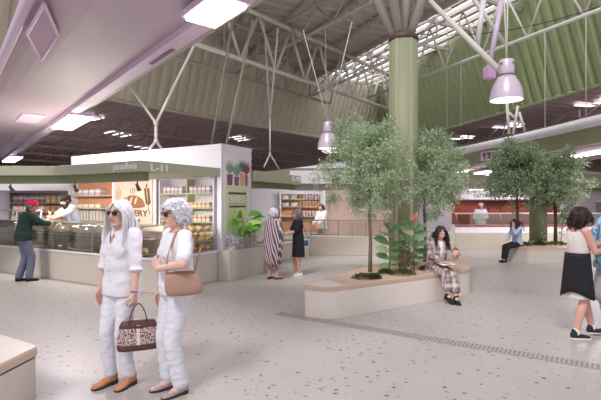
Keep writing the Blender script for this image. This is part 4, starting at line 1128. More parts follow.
class Fig:
    """One person, built at 1.65 m standing height facing local +Y (right hand at +X), then scaled."""
    def __init__(s, label, loc, face, height, skin=(222, 178, 156), group=None, pz=.895, py=0, lean=0., twist=0., roll=0.,
                 feet=None, knees=((0, 1, 0), (0, 1, 0)), hands=None, elbows=((.5, -1, -.3), (-.5, -1, -.3)), head=(0, 0, 0),
                 wide=1.0, deep=1.0, vox=.008, sh=.165, female=True, cat='person'):
        s.t = thing('person', label, cat, loc, math.atan2(-face[0], face[1]), group)
        s.t.scale = (height/1.65,)*3
        s.skin = mat('skin_%d_%d_%d' % skin, skin, .5, var=.04, scale=14, trans=.15); s.vox = vox; s.wide = wide; s.deep = deep; s.female = female
        s.pel = V((0, py, pz)); s.lean = lean
        s.tw = twist; s.roll = roll
        s.hip = [V((sd*.085*wide, py, pz-.025)) for sd in (1, -1)]
        feet = feet or ((.095, 0, .085, 0), (-.095, 0, .085, 0))
        s.feet = feet
        s.knee = []; s.ank = []
        for i in (0, 1):
            k, a_ = ik(s.hip[i], feet[i][:3], .405, .395, knees[i]); s.knee.append(k); s.ank.append(a_)
        s.hands = hands or (((.24, .02, .80), (0, .1, -1), (-1, 0, 0), .5), ((-.24, .02, .80), (0, .1, -1), (1, 0, 0), .5))
        s.shd = []; s.elb = []; s.wri = []
        for i, sd in ((0, 1), (1, -1)):
            p = s.T(sd*sh, -.005, .465); s.shd.append(p)
            e, w_ = ik(p, s.hands[i][0], .275, .24, elbows[i]); s.elb.append(e); s.wri.append(w_)
        yaw, pitch, rl = head
        R0 = s.TR(.6)
        s.HR = R0 @ Matrix.Rotation(yaw, 3, 'Z') @ Matrix.Rotation(pitch, 3, 'X') @ Matrix.Rotation(rl, 3, 'Y')
        s.neck0 = s.T(0, -.012, .505); s.neck1 = s.neck0+(R0 @ V((0, .018, .06)))
        s.hc = s.neck1+s.HR @ V((0, .022, .075))
    # spine: lean grows from pelvis to chest
    def TR(s, z):
        f = max(0, min(1, z/.35)); 
        return Matrix.Rotation(s.tw*f, 3, 'Z') @ Matrix.Rotation(s.roll*f, 3, 'Y') @ Matrix.Rotation(-s.lean*f, 3, 'X')
    def T(s, x, y, z):
        p = s.pel.copy(); n = 12; st = z/n
        for i in range(n): p = p+s.TR(st*(i+.5)) @ V((0, 0, st))
        return p+s.TR(z) @ V((x, y, 0))
    RINGS = ((-.09, .120, .085, 0), (-.06, .160, .105, -.005), (0, .170, .112, -.012), (.06, .150, .100, -.004), (.13, .128, .088, .004), (.20, .130, .090, .006),
             (.28, .148, .105, .008), (.35, .160, .110, .006), (.41, .168, .098, 0), (.455, .165, .080, -.006), (.49, .120, .066, -.010), (.52, .062, .055, -.012))
    def torso(s, mb, ex=0, z0=-1, z1=9, bell=0, flare=None):
        rs = []
        for z, a, b, y in s.RINGS:
            if z < z0-1e-6 or z > z1+1e-6: continue
            e = ex+(bell if .0 < z < .22 else 0)
            if z > .47: e = min(ex, .012)
            R = s.TR(z); fem = 1.0
            if not s.female: fem = 1.07 if z > .25 else (.97 if z < .05 else 1.1)
            rs.append((s.T(0, y*s.deep, z), R @ V((a*s.wide*fem+e, 0, 0)), R @ V((0, b*s.deep+e, 0))))
        mb.loft(rs, 28, 2.3)
        if s.female and z1 > .35 and z0 < .25:
            for sd in (1, -1): mb.ell(s.T(sd*.068, .072*s.deep+ex, .310), (.062+ex*.5, .046+ex*.3, .066+ex*.5), s.TR(.3))
        return mb
    def arm(s, mb, i, ex=0, to=2.0, r=(.050, .040, .033, .024), n=14):
        S_, E, W = s.shd[i], s.elb[i], s.wri[i]
        mb.cap(s.T((1-2*i)*.10, -.008, .462), S_, r[0]*.95+ex, r[0]+ex, n)
        if to >= 1: mb.cap(S_, E, r[0]+ex, r[1]+ex, n)
        else: mb.cap(S_, S_.lerp(E, to), r[0]+ex, r[0]*(1-to)+r[1]*to+ex*1.5, n)
        if to > 1:
            f = min(1, to-1); m_ = E.lerp(W, .3)
            if f >= 1: mb.cap(E, m_, r[1]+ex, r[2]*1.12+ex, n); mb.cap(m_, W, r[2]*1.12+ex, r[3]+ex, n)
            else: mb.cap(E, E.lerp(W, f), r[1]+ex, r[2]+(r[1]-r[2])*(1-f)+ex*1.2, n)
    def leg(s, mb, i, ex=0, to=2.0, r=(.082, .054, .056, .034), exk=None, exa=None, n=16):
        H_, K, A = s.hip[i], s.knee[i], s.ank[i]
        exk = ex if exk is None else exk; exa = ex if exa is None else exa
        if to <= 1: mb.cap(H_, H_.lerp(K, to), r[0]+ex, r[0]*(1-to)+r[1]*to+exk, n); return
        mb.cap(H_, K, r[0]+ex, r[1]+exk, n)
        f = min(1, to-1); d = A-K
        back = s.calfdir(i)
        m_ = K.lerp(A, .32)+back*.014
        if f >= 1: mb.cap(K, m_, r[1]*.95+exk, r[2]+exk*.5+exa*.5, n); mb.cap(m_, A, r[2]+exk*.5+exa*.5, r[3]+exa, n)
        else: mb.cap(K, K.lerp(A, f), r[1]+exk, r[2]*(1-f*.3)+exa, n)
    def calfdir(s, i):
        d = (s.ank[i]-s.knee[i]).normalized(); yaw = s.feet[i][3]
        b = V((math.sin(yaw), -math.cos(yaw), 0)); b = b-d*b.dot(d)
        return b.normalized() if b.length > 1e-4 else V((0, -1, 0))
    def footframe(s, i):
        f = s.feet[i]; yaw = f[3]; tilt = f[4] if len(f) > 4 else 0
        R = Matrix.Rotation(-yaw, 3, 'Z') @ Matrix.Rotation(-tilt, 3, 'X')
        return s.ank[i], R
    def foot(s, mb, i):
        A, R = s.footframe(i)
        mb.ell(A+R @ V((0, -.025, -.050)), (.032, .038, .032), R); mb.cap(A, A+R @ V((0, .02, -.03)), .034, .034)
        mb.cap(A+R @ V((0, -.01, -.04)), A+R @ V((0, .10, -.062)), .032, .024); mb.cap(A+R @ V((.012, .09, -.064)), A+R @ V((.012, .13, -.068)), .022, .015)
        mb.cap(A+R @ V((-.012, .08, -.065)), A+R @ V((-.014, .12, -.070)), .020, .013)
    def hand(s, mb, i):
        W = s.wri[i]; _, fd, pn, curl = s.hands[i][:4]
        fd = V(fd).normalized(); pn = V(pn); pn = (pn-fd*pn.dot(fd)).normalized()
        t = fd.cross(pn)*(1 if i == 0 else -1)
        rs = []
        for q, a, b in ((-.01, .024, .019), (.02, .030, .017), (.05, .038, .016), (.08, .040, .014), (.09, .036, .011)):
            rs.append((W+fd*q, t*a, pn*b))
        mb.loft(rs, 16, 2.5)
        for off, L_, kk, r0 in ((.029, .070, .086, .0085), (.010, .079, .090, .0088), (-.010, .073, .087, .0084), (-.028, .057, .080, .0075)):
            p = W+fd*(kk-.012)+t*off; d = (fd+t*off*1.2).normalized(); ax = d.cross(pn).normalized(); a_ = 0
            rr = r0
            for sl, ca in ((.46, .55), (.30, 1.0), (.24, .8)):
                a_ += curl*ca
                dd_ = d*math.cos(a_)+pn*math.sin(a_)
                q = p+dd_*(L_*sl+(.012 if sl == .46 else 0)); mb.cap(p, q, rr, rr*.9, 8); p = q; rr *= .9
        b0 = W+fd*.022+t*.022+pn*.004; k1 = b0+(t*.62+fd*.62+pn*.30).normalized()*.046; k2 = k1+(t*.15+fd*.85+pn*(.25+curl*.4)).normalized()*.030
        k3 = k2+(fd*.85+pn*(.3+curl*.5)-t*.1).normalized()*.022
        mb.cap(b0, k1, .0125, .0100, 8); mb.cap(k1, k2, .0100, .0088, 8); mb.cap(k2, k3, .0088, .0075, 8)
    def hp(s, x, y, z): return s.hc+s.HR @ V((x, y, z))
    def headshape(s, mb):
        R = s.HR
        mb.ell(s.hp(0, -.012, .022), (.072, .092, .092), R, 20, 14)
        mb.ell(s.hp(0, .022, -.030), (.060, .066, .078), R, 20, 12)
        mb.ell(s.hp(0, .058, -.092), (.026, .024, .020), R)
        mb.cap(s.hp(.046, .01, -.072), s.hp(.012, .062, -.096), .016, .016); mb.cap(s.hp(-.046, .01, -.072), s.hp(-.012, .062, -.096), .016, .016)
        mb.ell(s.hp(0, .066, .030), (.050, .022, .016), R)
        for sd in (1, -1):
            mb.ell(s.hp(sd*.036, .058, -.022), (.022, .024, .022), R)
            mb.ell(s.hp(sd*.074, -.010, -.004), (.009, .018, .030), R @ Matrix.Rotation(sd*.25, 3, 'Z'))
            mb.ell(s.hp(sd*.013, .092, -.030), (.009, .011, .008), R)
        mb.cap(s.hp(0, .086, .018), s.hp(0, .108, -.024), .009, .012)
        mb.ell(s.hp(0, .082, -.052), (.024, .010, .007), R); mb.ell(s.hp(0, .080, -.064), (.021, .011, .008), R)
        mb.cap(s.neck0+V((0, 0, -.03)), s.hp(0, -.022, -.055), .054, .050, 16)
    def body(s, arms=2.0):
        mb = MB(); s.torso(mb, -.004)
        for i in (0, 1):
            s.arm(mb, i); s.hand(mb, i); s.leg(mb, i); s.foot(mb, i)
        s.headshape(mb)
        return remeshed(mb, 'body', s.skin, s.t, min(s.vox, .0065), 1)
    def face(s, brow=(120, 110, 104), eyes=True):
        if eyes:
            for sd in (1, -1):
                mb = MB(); mb.ell(s.hp(sd*.031, .073, .012), (.0145, .0125, .0095), s.HR, 12, 8); mb.cur = 1
                mb.ell(s.hp(sd*.031, .0835, .012), (.0062, .003, .0062), s.HR, 10, 6)
                mb.mi += [0]*0; o = mb.build('eye', [M_eyew, M_iris], s.t, True, world=False)
        mb = MB(); mb.ell(s.hp(0, .0885, -.0545), (.020, .006, .0055), s.HR, 12, 6); mb.ell(s.hp(0, .0875, -.0625), (.017, .006, .006), s.HR, 12, 6); mb.build('lips', M_lips, s.t, True, world=False)
        for sd in (1, -1):
            mb = MB(); mb.tube([s.hp(sd*.014, .090, .034), s.hp(sd*.032, .088, .040), s.hp(sd*.052, .076, .034)], [.003, .0035, .002], 6)
            mb.build('eyebrow', mat('brow_%d_%d_%d' % brow, brow, .8), s.t, True, world=False)
    def sunglasses(s, m=None):
        t = s.t; fr_ = MB(); ml = mat('dark_lens', (42, 30, 32), .12); mf = mat('dark_rim', (52, 38, 38), .3)
        mb = MB(); mb.tube([s.hp(-.078, -.005, .014), s.hp(-.074, .060, .018), s.hp(-.058, .086, .022), s.hp(-.034, .101, .026), s.hp(-.012, .104, .018), s.hp(0, .107, .018), s.hp(.012, .104, .018), s.hp(.034, .101, .026), s.hp(.058, .086, .022), s.hp(.074, .060, .018), s.hp(.078, -.005, .014)], .003, 6)
        g = mb.build('sunglasses', mf, t, True, world=False)
        for sd in (1, -1):
            l = MB(); l.ell(s.hp(sd*.034, .096, .008), (.026, .006, .021), s.HR @ Matrix.Rotation(-sd*.32, 3, 'Z'), 16, 8); l.build('lens', ml, g, True, world=False)
    # ---- clothes
    def top(s, m, name='shirt', ex=.014, z0=-.06, sleeve=.5, bell=.012, wr=.006, armex=.014, hemflare=.0, seed=1, vox=None, z1=.49, vneck=None):
        mb = MB(); s.torso(mb, ex, z0, z1, bell)
        if z0 < 0.05:
            R = s.TR(0); 
            mb.loft([(s.T(0, -.01, z0-.01), R @ V((.172*s.wide+ex+hemflare, 0, 0)), R @ V((0, .116*s.deep+ex+hemflare, 0))), (s.T(0, -.008, .06), R @ V((.156*s.wide+ex+bell, 0, 0)), R @ V((0, .106*s.deep+ex+bell, 0)))], 28, 2.3)
        if sleeve > 0:
            for i in (0, 1): s.arm(mb, i, armex, sleeve)
        o = remeshed(mb, name, m, s.t, vox or s.vox, 2, wr, (7, 7, 10), seed)
        if vneck:
            zb, k_ = vneck; R = s.TR(.45).transposed(); c = s.T(0, 0, zb)
            bm = bmesh.new(); bm.from_mesh(o.data)
            dl_ = []
            for v in bm.verts:
                q = R @ (v.co-c)
                if q.z > 0 and q.y > .0 and abs(q.x) < q.z*k_: dl_.append(v)
            bmesh.ops.delete(bm, geom=dl_, context='VERTS'); bm.to_mesh(o.data); bm.free()
        return o
    def trousers(s, m, name='trousers', ex=.010, to=1.93, exk=.014, exa=.022, wr=.005, z1=.13, seed=2):
        mb = MB(); s.torso(mb, ex, -.09, z1)
        for i in (0, 1): s.leg(mb, i, ex+.006, to, exk=exk, exa=exa)
        return remeshed(mb, name, m, s.t, s.vox, 2, wr, (12, 12, 24), seed)
    def skirt(s, m, name, ztop, zbot, ex=.012, flare=.03, wr=.006, seed=3, pts=None, folds=0):
        # ring skirt hanging from the hips; ztop/zbot are heights in the figure frame relative to the pelvis
        mb = MB(); rs = []
        for k in range(7):
            f = k/6; z = ztop+(zbot-ztop)*f
            a = .158*s.wide+ex+flare*f; b = .108*s.deep+ex+flare*f
            if z > .02: a -= .02*min(1, z/.12); b -= .014*min(1, z/.12)
            rs.append((s.pel+V((0, -.008, z)), V((a, 0, 0)), V((0, b, 0))))
        mb.loft(rs, 30, 2.2)
        o = remeshed(mb, name, m, s.t, s.vox, 1, wr, (10, 10, 2.5), seed)
        return o
    def shoe(s, i, m, msole=None, L0=-.062, L1=.175, h=.07, w=.040, heel=0, collar=.0, name='shoe', open_=False):
        A, R = s.footframe(i); rs = []
        bz_ = -.085
        prof = ((0, .62, .9), (.06, .9, 1.0), (.25, .98, 1.02), (.45, .94, .82), (.65, 1.05, .62), (.82, 1.0, .50), (.94, .74, .40), (1.0, .40, .28))
        for f, wf_, hf in prof:
            y = L0+(L1-L0)*f; lift = heel*max(0, 1-f*1.7)
            hh = h*hf; rs.append((A+R @ V((0, y, bz_+lift+hh*.5+.008)), R @ V((w*wf_, 0, 0)), R @ V((0, 0, hh*.5))))
        mb = MB(); mb.loft(rs, 18, 2.6)
        if collar: mb.cap(A+R @ V((0, -.012, -.03)), A+R @ V((0, -.016, collar)), .043, .040, 16)
        o = remeshed(mb, name, m, s.t, .006, 2)
        mb = MB(); poly = []
        for f, wf_, hf in prof: poly.append((w*wf_*1.06, L0+(L1-L0)*f))
        pp = [(x, y) for x, y in poly]+[(-x, y) for x, y in reversed(poly)]
        pr = [A+R @ V((x, y, bz_+heel*max(0, 1-(y-L0)/(L1-L0)*1.7)+.0)) for x, y in pp]
        mb.extrude(pr, R @ V((0, 0, .014)))
        if heel:
            hp_ = [(x, y) for x, y in pp if y < L0+(L1-L0)*.45]
            mb.extrude([A+R @ V((x, y, bz_)) for x, y in hp_], R @ V((0, 0, heel*.75)))
        mb.build('sole', msole or m, o, False, world=False)
        return o
    def hair(s, m, strands, seed=1, cap=1.05, length=.3, lenvar=.25, curl=.0, r=.006, front=.055, grav=.45, spread=.0, puff=1.08, fringe=0., part=0., loose=.08, vol=(1, 1, 1), back_only=False, name='hair', tie=None):
        rg = random.Random(seed); mb = MB()
        # scalp cap
        cb_ = MB()
        vs = []; R = s.HR; c0 = V((0, -.016, .024)); rad = V((.078*vol[0], .097*vol[1], .097*vol[2]))*cap
        cb_.ell(s.hc+R @ c0, rad, R, 28, 20)
        keep_f = []
        inv = R.transposed()
        def ok(p):
            q = inv @ (p-s.hc)
            if q.y > .052 and q.z < front+.02: return False
            if q.y > .01 and q.z < -.01: return False
            if q.z < -.065: return False
            return True
        fs = [f for f in cb_.f if all(ok(cb_.v[i]) for i in f)]
        mb.add(cb_.v, fs)
        for k in range(strands):
            for _ in range(40):
                d = rvec(rg)
                p = V((d.x*rad.x, d.y*rad.y, d.z*rad.z))*1.0+c0
                if p.z < -.045 or (p.y > .045 and p.z < front) or (p.y > .02 and p.z < .0): continue
                if back_only and p.y > .0: continue
                break
            L_ = length*(1+rg.uniform(-lenvar, lenvar)); n_ = 9; st = L_/n_
            nrm = V((d.x/rad.x, d.y/rad.y, d.z/rad.z)).normalized()
            g_ = inv @ V((0, 0, -1))
            dd_ = V((math.copysign(.55, p.x-part), -.45 if p.y < .05 else fringe, .0))+rvec(rg)*.25+g_*.25
            dd_ = (dd_-nrm*dd_.dot(nrm)).normalized()+nrm*loose
            dd_.normalize()
            pts = [p]; ph = rg.random()*6.28; cu = rg.uniform(.7, 1.3)
            q = p.copy()
            for j in range(n_):
                dd_ = (dd_*(1-grav)+g_*grav+rvec(rg)*.08).normalized()
                q = q+dd_*st
                e = q-c0; k2 = math.sqrt((e.x/(rad.x*puff))**2+(e.y/(rad.y*puff))**2+(e.z/(rad.z*puff))**2)
                if k2 < 1: q = c0+e/k2*(1+.02*rg.random())
                if q.y > .045 and q.z < front-.005 and abs(q.x) < .085: q.x = math.copysign(.085, q.x if abs(q.x) > .01 else p.x-part+.001); q.y = min(q.y, .06)
                if spread: q.x += math.copysign(spread*st, q.x)
                w_ = V((0, 0, 0))
                if curl: w_ = V((math.sin(ph+j*1.9*cu), math.cos(ph+j*1.9*cu), math.sin(ph*2+j*1.3)))*curl*(.3+.7*j/n_)
                pts.append(q+w_)
            if tie is not None:
                for j in range(1, len(pts)):
                    f = min(1, j/4); pts[j] = pts[j].lerp(V(tie)+V((rg.uniform(-.02, .02), rg.uniform(-.02, .02), -max(0, j-4)*st*1.2)), f*.9)
            rr = [r*.7]+[r*(1-.55*j/n_) for j in range(n_)]
            rr[-1] = r*.25
            mb.tube([s.hc+R @ x for x in pts], rr, 5)
        return mb.build(name, m, s.t, True, world=False, fix=True)
    def w(s, p):  # local point -> world
        rz = s.t.rotation_euler.z
        return V(s.t.location)+Matrix.Rotation(rz, 3, 'Z') @ (V(p)*s.t.scale.x)
    def wd(s, p): return Matrix.Rotation(s.t.rotation_euler.z, 3, 'Z') @ V(p)

def hairmat(name, c1, c2):
    m, N, L, b = nodes_of(name); g = N.new('ShaderNodeNewGeometry'); r = ramp(N, [(0, c1), (1, c2)], 'LINEAR')
    L.new(g.outputs['Random Per Island'], r.inputs['Fac']); L.new(r.outputs['Color'], b.inputs['Base Color']); b.inputs['Roughness'].default_value = .45
    return m
H_silver = hairmat('silver_hair', (206, 205, 210), (246, 245, 250)); H_white = hairmat('white_hair', (222, 222, 232), (250, 250, 255))
H_dark = hairmat('dark_hair', (30, 22, 22), (58, 42, 38)); H_brown = hairmat('dark_brown_hair', (40, 24, 24), (70, 44, 40)); H_grey = hairmat('greying_hair', (72, 66, 74), (140, 132, 142))
C_white = mat('white_linen', (232, 230, 238), .8, var=.03, scale=30, bump=.15, bscale=60)
C_tee = mat('white_knit', (238, 238, 246), .8, var=.02, scale=30, bump=.1, bscale=80)
C_trs = mat('white_cotton', (228, 228, 238), .8, var=.03, scale=20, bump=.15, bscale=40)
C_tan = mat('tan_leather', (196, 136, 98), .45, var=.1, scale=15); C_silver = mat('silver_leather', (176, 160, 164), .35, metal=.3, var=.1)
C_black = mat('black_cloth', (30, 30, 36), .8, var=.1); C_navy = mat('navy_cloth', (34, 40, 56), .8, var=.1)
C_beige = mat('beige_cloth', (176, 160, 142), .8)
C_sole = mat('white_rubber', (236, 232, 226), .5); C_darksole = mat('dark_sole', (64, 50, 44), .6)

# ---------- woman 1: long silver hair, white linen shirt, patterned handbag
W1 = Fig('woman with long silver hair and sunglasses, in white linen shirt, carrying a patterned handbag', (-1.63, 4.10, 0), (-.46, -.89), 1.665, (224, 184, 166),
         feet=((.085, .05, .085, .12), (-.085, -.02, .085, -.10)), hands=(((.235, .05, .80), (.02, .12, -1), (-1, .1, 0), .55), ((-.255, .09, .79), (-.02, .08, -1), (1, .1, 0), 1.15)),
         head=(.12, .02, 0), vox=.008, wide=.95)
W1.body(); W1.face((150, 140, 136), False); W1.sunglasses()
W1.trousers(C_trs, ex=.008, to=1.92, exk=.010, exa=.016, wr=.006)
W1.top(C_white, 'shirt', .014, -.07, 1.12, .018, .009, .010, .016, 3, vneck=(.385, .55))
mb = MB(); 
for sd in (1, -1):
    mb.loft([(W1.T(sd*.028, .058, .490), V((sd*.030, -.02, .012)), V((0, .010, .004))), (W1.T(sd*.042, .080, .445), V((sd*.022, -.01, .02)), V((0, .008, .004)))], 10, 3)
    mb.loft([(W1.T(sd*.055, -.0, .52), V((.012, 0, 0)), V((0, .05, 0))), (W1.T(sd*.068, .0, .492), V((.010, 0, 0)), V((0, .055, 0)))], 10, 3)
mb.build('collar', C_white, W1.t, True, world=False)
mb = MB()
zs = [.44, .38, .33, .27, .2, .13, .06, 0, -.06]
for k in range(len(zs)-1):
    pass
for k, z in enumerate((.40, .33, .24, .15, .06, -.03)):
    b_ = MB(); y = (.108 if z > .2 else .104)+.03+(.028 if .25 < z < .36 else 0); b_.ell(W1.T(.0, y, z), (.006, .004, .006), nu=8, nv=6); b_.build('button', mat('pearl_button', (206, 196, 190), .3), W1.t, True, world=False)
for i in (0, 1):
    f = .10; a_ = W1.elb[i].lerp(W1.wri[i], f); b_ = W1.elb[i].lerp(W1.wri[i], f+.14)
    mb = MB(); mb.tube([a_, b_], [.058, .055], 18); mb.build('rolled_cuff', C_white, W1.t, True, world=False)
W1.hair(H_silver, 420, 5, length=.40, r=.0075, grav=.46, puff=1.05, front=.066, part=.015, curl=.004, vol=(1.0, 1.0, 1.03), fringe=-.1)
for i in (0, 1): W1.shoe(i, C_tan, C_darksole, h=.075, heel=.030, collar=.015, name='ankle_boot')
mb = MB(); mb.tube([W1.wri[1]+V((math.cos(a)*.029, math.sin(a)*.027, .012+.004*math.sin(a))) for a in [2*PI*k/14 for k in range(15)]], .004, 6); mb.build('bracelet', mat('dark_beads', (70, 56, 54), .4), W1.t, True, world=False)
mb = MB(); mb.tube([W1.T(.045*math.sin(a*1.0), -.01+.078*math.cos(a), .515-.045*max(0, math.cos(a))) for a in [-2.2+4.4*k/14 for k in range(15)]], .003, 6); mb.build('necklace', mat('dark_cord', (96, 74, 66), .5), W1.t, True, world=False)

# handbag
m, N, L, b = nodes_of('speckled_fabric')
tc = N.new('ShaderNodeTexCoord'); vo = N.new('ShaderNodeTexVoronoi'); vo.inputs['Scale'].default_value = 100; L.new(tc.outputs['Object'], vo.inputs['Vector'])
r = ramp(N, [(0, (226, 208, 204)), (.40, (206, 180, 176)), (.52, (104, 74, 76))], 'CONSTANT'); L.new(vo.outputs['Distance'], r.inputs['Fac']); L.new(r.outputs['Color'], b.inputs['Base Color']); b.inputs['Roughness'].default_value = .8
M_speck = m; M_bagl = mat('bag_leather', (92, 60, 58), .45, var=.1)
hw = W1.w(W1.wri[1]+V((0, .0, -.085)))
bag = thing('handbag', 'brown speckled handbag with pale centre stripe held by the silver haired woman', 'handbag', hw+V((.0, -.0, -.40)))
fx = V((.93, .36, 0)).normalized(); fy = V((-fx.y, fx.x, 0)); bc = V((hw.x+.035, hw.y, hw.z))
def bagring(z, a, b_): return (bc+UPV*z, fx*a, fy*b_)
mb = MB(); mb.loft([bagring(-.395, .165, .060), bagring(-.37, .172, .068), bagring(-.30, .172, .068), bagring(-.22, .158, .055), bagring(-.165, .140, .038)], 28, 3.2)
remeshed_o = mb.build('bag_body', M_speck, bag, True)
mb = MB(); mb.loft([bagring(-.40, .164, .060), bagring(-.385, .172, .068), bagring(-.355, .175, .070), bagring(-.345, .172, .068)], 28, 3.2); mb.build('base_trim', M_bagl, bag, True)
mb = MB(); mb.loft([bagring(-.205, .157, .054), bagring(-.20, .158, .055), bagring(-.165, .143, .040), bagring(-.155, .135, .034)], 28, 3.2); mb.build('top_trim', M_bagl, bag, True)
for sd in (1, -1):
    pr = [bc+fy*-.0+fx*(.012*k_)+UPV*z+fy*(-sd)*y_ for k_, z, y_ in ((-1, -.345, .0725), (1, -.345, .0725), (1, -.21, .058), (-1, -.21, .058))]
    mb = MB(); mb.extrude(pr, fy*(-sd)*.003); mb.build('stripe', mat('stripe_cream', (232, 220, 216), .7), bag)
    hpts = []
    for k in range(13):
        a = PI*k/12; hpts.append(bc+fx*(-.075*math.cos(a))*(1-.35*math.sin(a))+fy*sd*.036*(1-.9*math.sin(a))+UPV*(-.19+.185*math.sin(a)**.7))
    mb = MB(); mb.loft([(p, fx*.004+UPV*.0, fy*.011) if 0 else (p, (hpts[min(i+1, 12)]-hpts[max(i-1, 0)]).normalized().cross(fy)*.004, fy*.011) for i, p in enumerate(hpts)], 8, 3)
    mb.build('handle', M_bagl, bag, True)
MB().box(bc-fy*.047+UPV*-.19, (.03, .006, .02), ax=(fx, fy, UPV)).build('clasp', M_steel, bag)

# ---------- woman 2: short white hair, white tee, tan shoulder bag
W2 = Fig('woman with short white hair and sunglasses, in white top, with a tan shoulder bag', (-1.09, 3.96, 0), (-.80, -.60), 1.655, (228, 184, 168),
         feet=((.085, .03, .085, .10), (-.09, .0, .085, -.12)), hands=(((.24, .06, .80), (.02, .15, -1), (-1, .1, 0), .6), ((-.13, .215, 1.10), (.52, .15, .62), (.5, -.85, .1), .9)),
         elbows=((.5, -1, -.3), (-1.0, -.25, -.4)), head=(.10, .04, 0), vox=.008, wide=1.06, deep=1.08)
W2.body(); W2.face((200, 196, 196), False); W2.sunglasses()
W2.trousers(C_trs, ex=.012, to=1.94, exk=.022, exa=.030, wr=.006, seed=5)
W2.top(C_tee, 'blouse', .018, -.03, .78, .022, .009, .014, .006, 7)
mb = MB(); mb.loft([(W2.T(0, -.01, -.035), V((.192*W2.wide, 0, 0)), V((0, .136*W2.deep, 0))), (W2.T(0, -.01, .005), V((.196*W2.wide, 0, 0)), V((0, .140*W2.deep, 0)))], 30, 2.3); mb.build('waist_band', C_tee, W2.t, True, world=False)
W2.hair(H_white, 460, 8, length=.07, r=.0075, grav=.10, puff=1.07, front=.066, curl=.010, vol=(1.08, 1.06, 1.10), cap=1.06, loose=.35, fringe=.1)
for i in (0, 1):
    o = W2.shoe(i, C_silver, C_darksole, h=.055, heel=.012, name='sandal')
    A, R = W2.footframe(i); mb = MB(); mb.ell(A+R @ V((0, .045, -.035)), (.034, .05, .022), R); mb.build('instep', W2.skin, W2.t, True, world=False)
# shoulder bag
bag = thing('shoulder_bag', 'tan leather shoulder bag tucked under the arm of the white haired woman', 'handbag', W2.w((-.245, -.02, .93)))
def L2(x, y, z): return W2.w((x, y, z))
q0 = (-.245, .02)
mtan = mat('soft_tan_leather', (178, 140, 124), .45, var=.08, scale=10, bump=.2, bscale=20)
xd = W2.wd(V((.25, .97, 0)).normalized()); yd = W2.wd(V((-.97, .25, 0)).normalized())
cb2 = W2.w((-.255, .045, 0)); cb2.z = 0
def br2(z, a, b_, sh_=0): return (cb2+UPV*z+xd*sh_, xd*a, yd*b_)
mb = MB(); mb.loft([br2(.885, .10, .030, .0), br2(.895, .138, .050, -.01), br2(.93, .154, .058, -.01), br2(.98, .148, .050, 0), br2(1.03, .134, .034, .01), br2(1.075, .120, .020, .02)], 26, 2.8)
mb.build('bag_body', mtan, bag, True)
mb = MB(); mb.loft([br2(1.071, .122, .022, .02), br2(1.085, .122, .022, .02)], 24, 2.8); mb.build('zip_edge', mat('zip_tan', (156, 112, 94), .4), bag, True)
sp = [cb2+UPV*1.07+xd*.13, cb2+UPV*1.22+xd*.12+yd*-.02, W2.w(W2.T(-.150, .105, .40)), W2.w(W2.T(-.128, .058, .505)), W2.w(W2.T(-.125, -.02, .528)), W2.w(W2.T(-.15, -.10, .47)), W2.w(W2.T(-.20, -.135, .36)), cb2+UPV*1.07-xd*.09]
mb = MB(); 
mb.loft([(p, (sp[min(i+1, 7)]-sp[max(i-1, 0)]).normalized().cross(W2.wd((1, 0, 0)) if 2 <= i <= 5 else yd).normalized()*.006, (W2.wd((1, 0, 0)) if 2 <= i <= 5 else yd)*.016) for i, p in enumerate(sp)], 8, 3)
mb.build('strap', mtan, bag, True)

# ---------- man in a red cap leaning on the counter
P1 = G(25.5, 281)
A1 = Fig('man in red cap and dark green sweater leaning on the bakery counter', P1, (.70, .71), 1.74, (206, 152, 130), lean=.27, twist=-.15, pz=.885, py=-.04, female=False,
         feet=((.09, .04, .085, .1), (-.07, -.10, .085, -.2)), hands=(((.06, .42, 1.145), (-.6, .7, -.1), (0, 0, -1), .5), ((-.14, .40, 1.145), (.8, .5, -.1), (0, 0, -1), .5)),
         elbows=((1, -.2, -.6), (-1, -.2, -.6)), head=(-.25, -.05, 0), vox=.010, deep=1.05)
A1.body(); A1.face((90, 80, 74))
A1.trousers(mat('grey_denim', (104, 108, 128), .8, var=.1, scale=20), ex=.012, to=1.95, exk=.022, exa=.030, wr=.007)
C_dg = mat('bottle_green_wool', (34, 58, 54), .85, var=.1, scale=30)
A1.top(C_dg, 'sweater', .024, -.06, 1.85, .016, .007, .020, .004, 4)
mb = MB(); mb.cap(A1.T(0, -.01, .49), A1.T(0, -.004, .545), .062, .056); mb.build('roll_collar', C_dg, A1.t, True, world=False)
A1.hair(H_grey, 120, 3, length=.05, r=.006, grav=.3, puff=1.03, front=.10)
def cap_hat(f, m, brim=True, name='cap'):
    mb = MB(); rs = []
    R = f.HR
    for z, k in ((.022, 1.0), (.045, 1.02), (.075, .99), (.105, .86), (.126, .60), (.136, .22)):
        rs.append((f.hp(0, -.014, z), R @ V((.092*k, 0, 0)), R @ V((0, .113*k, 0))))
    mb.loft(rs, 24)
    o = mb.build(name, m, f.t, True, world=False)
    if brim:
        mb = MB(); rs = []
        for k in range(7):
            y = .06+.105*k/6; w_ = .076*math.sqrt(max(.04, 1-(k/6)**3)); rs.append((f.hp(0, y, .044-.022*(k/6)), R @ V((w_, 0, 0)), R @ V((0, .0, .005))))
        mb.loft(rs, 14, 2.6); mb.build('brim', m, o, True, world=False)
    return o
cap_hat(A1, mat('red_cap', (226, 44, 74), .7))
for i in (0, 1): A1.shoe(i, C_black, C_black, h=.075, collar=.0)

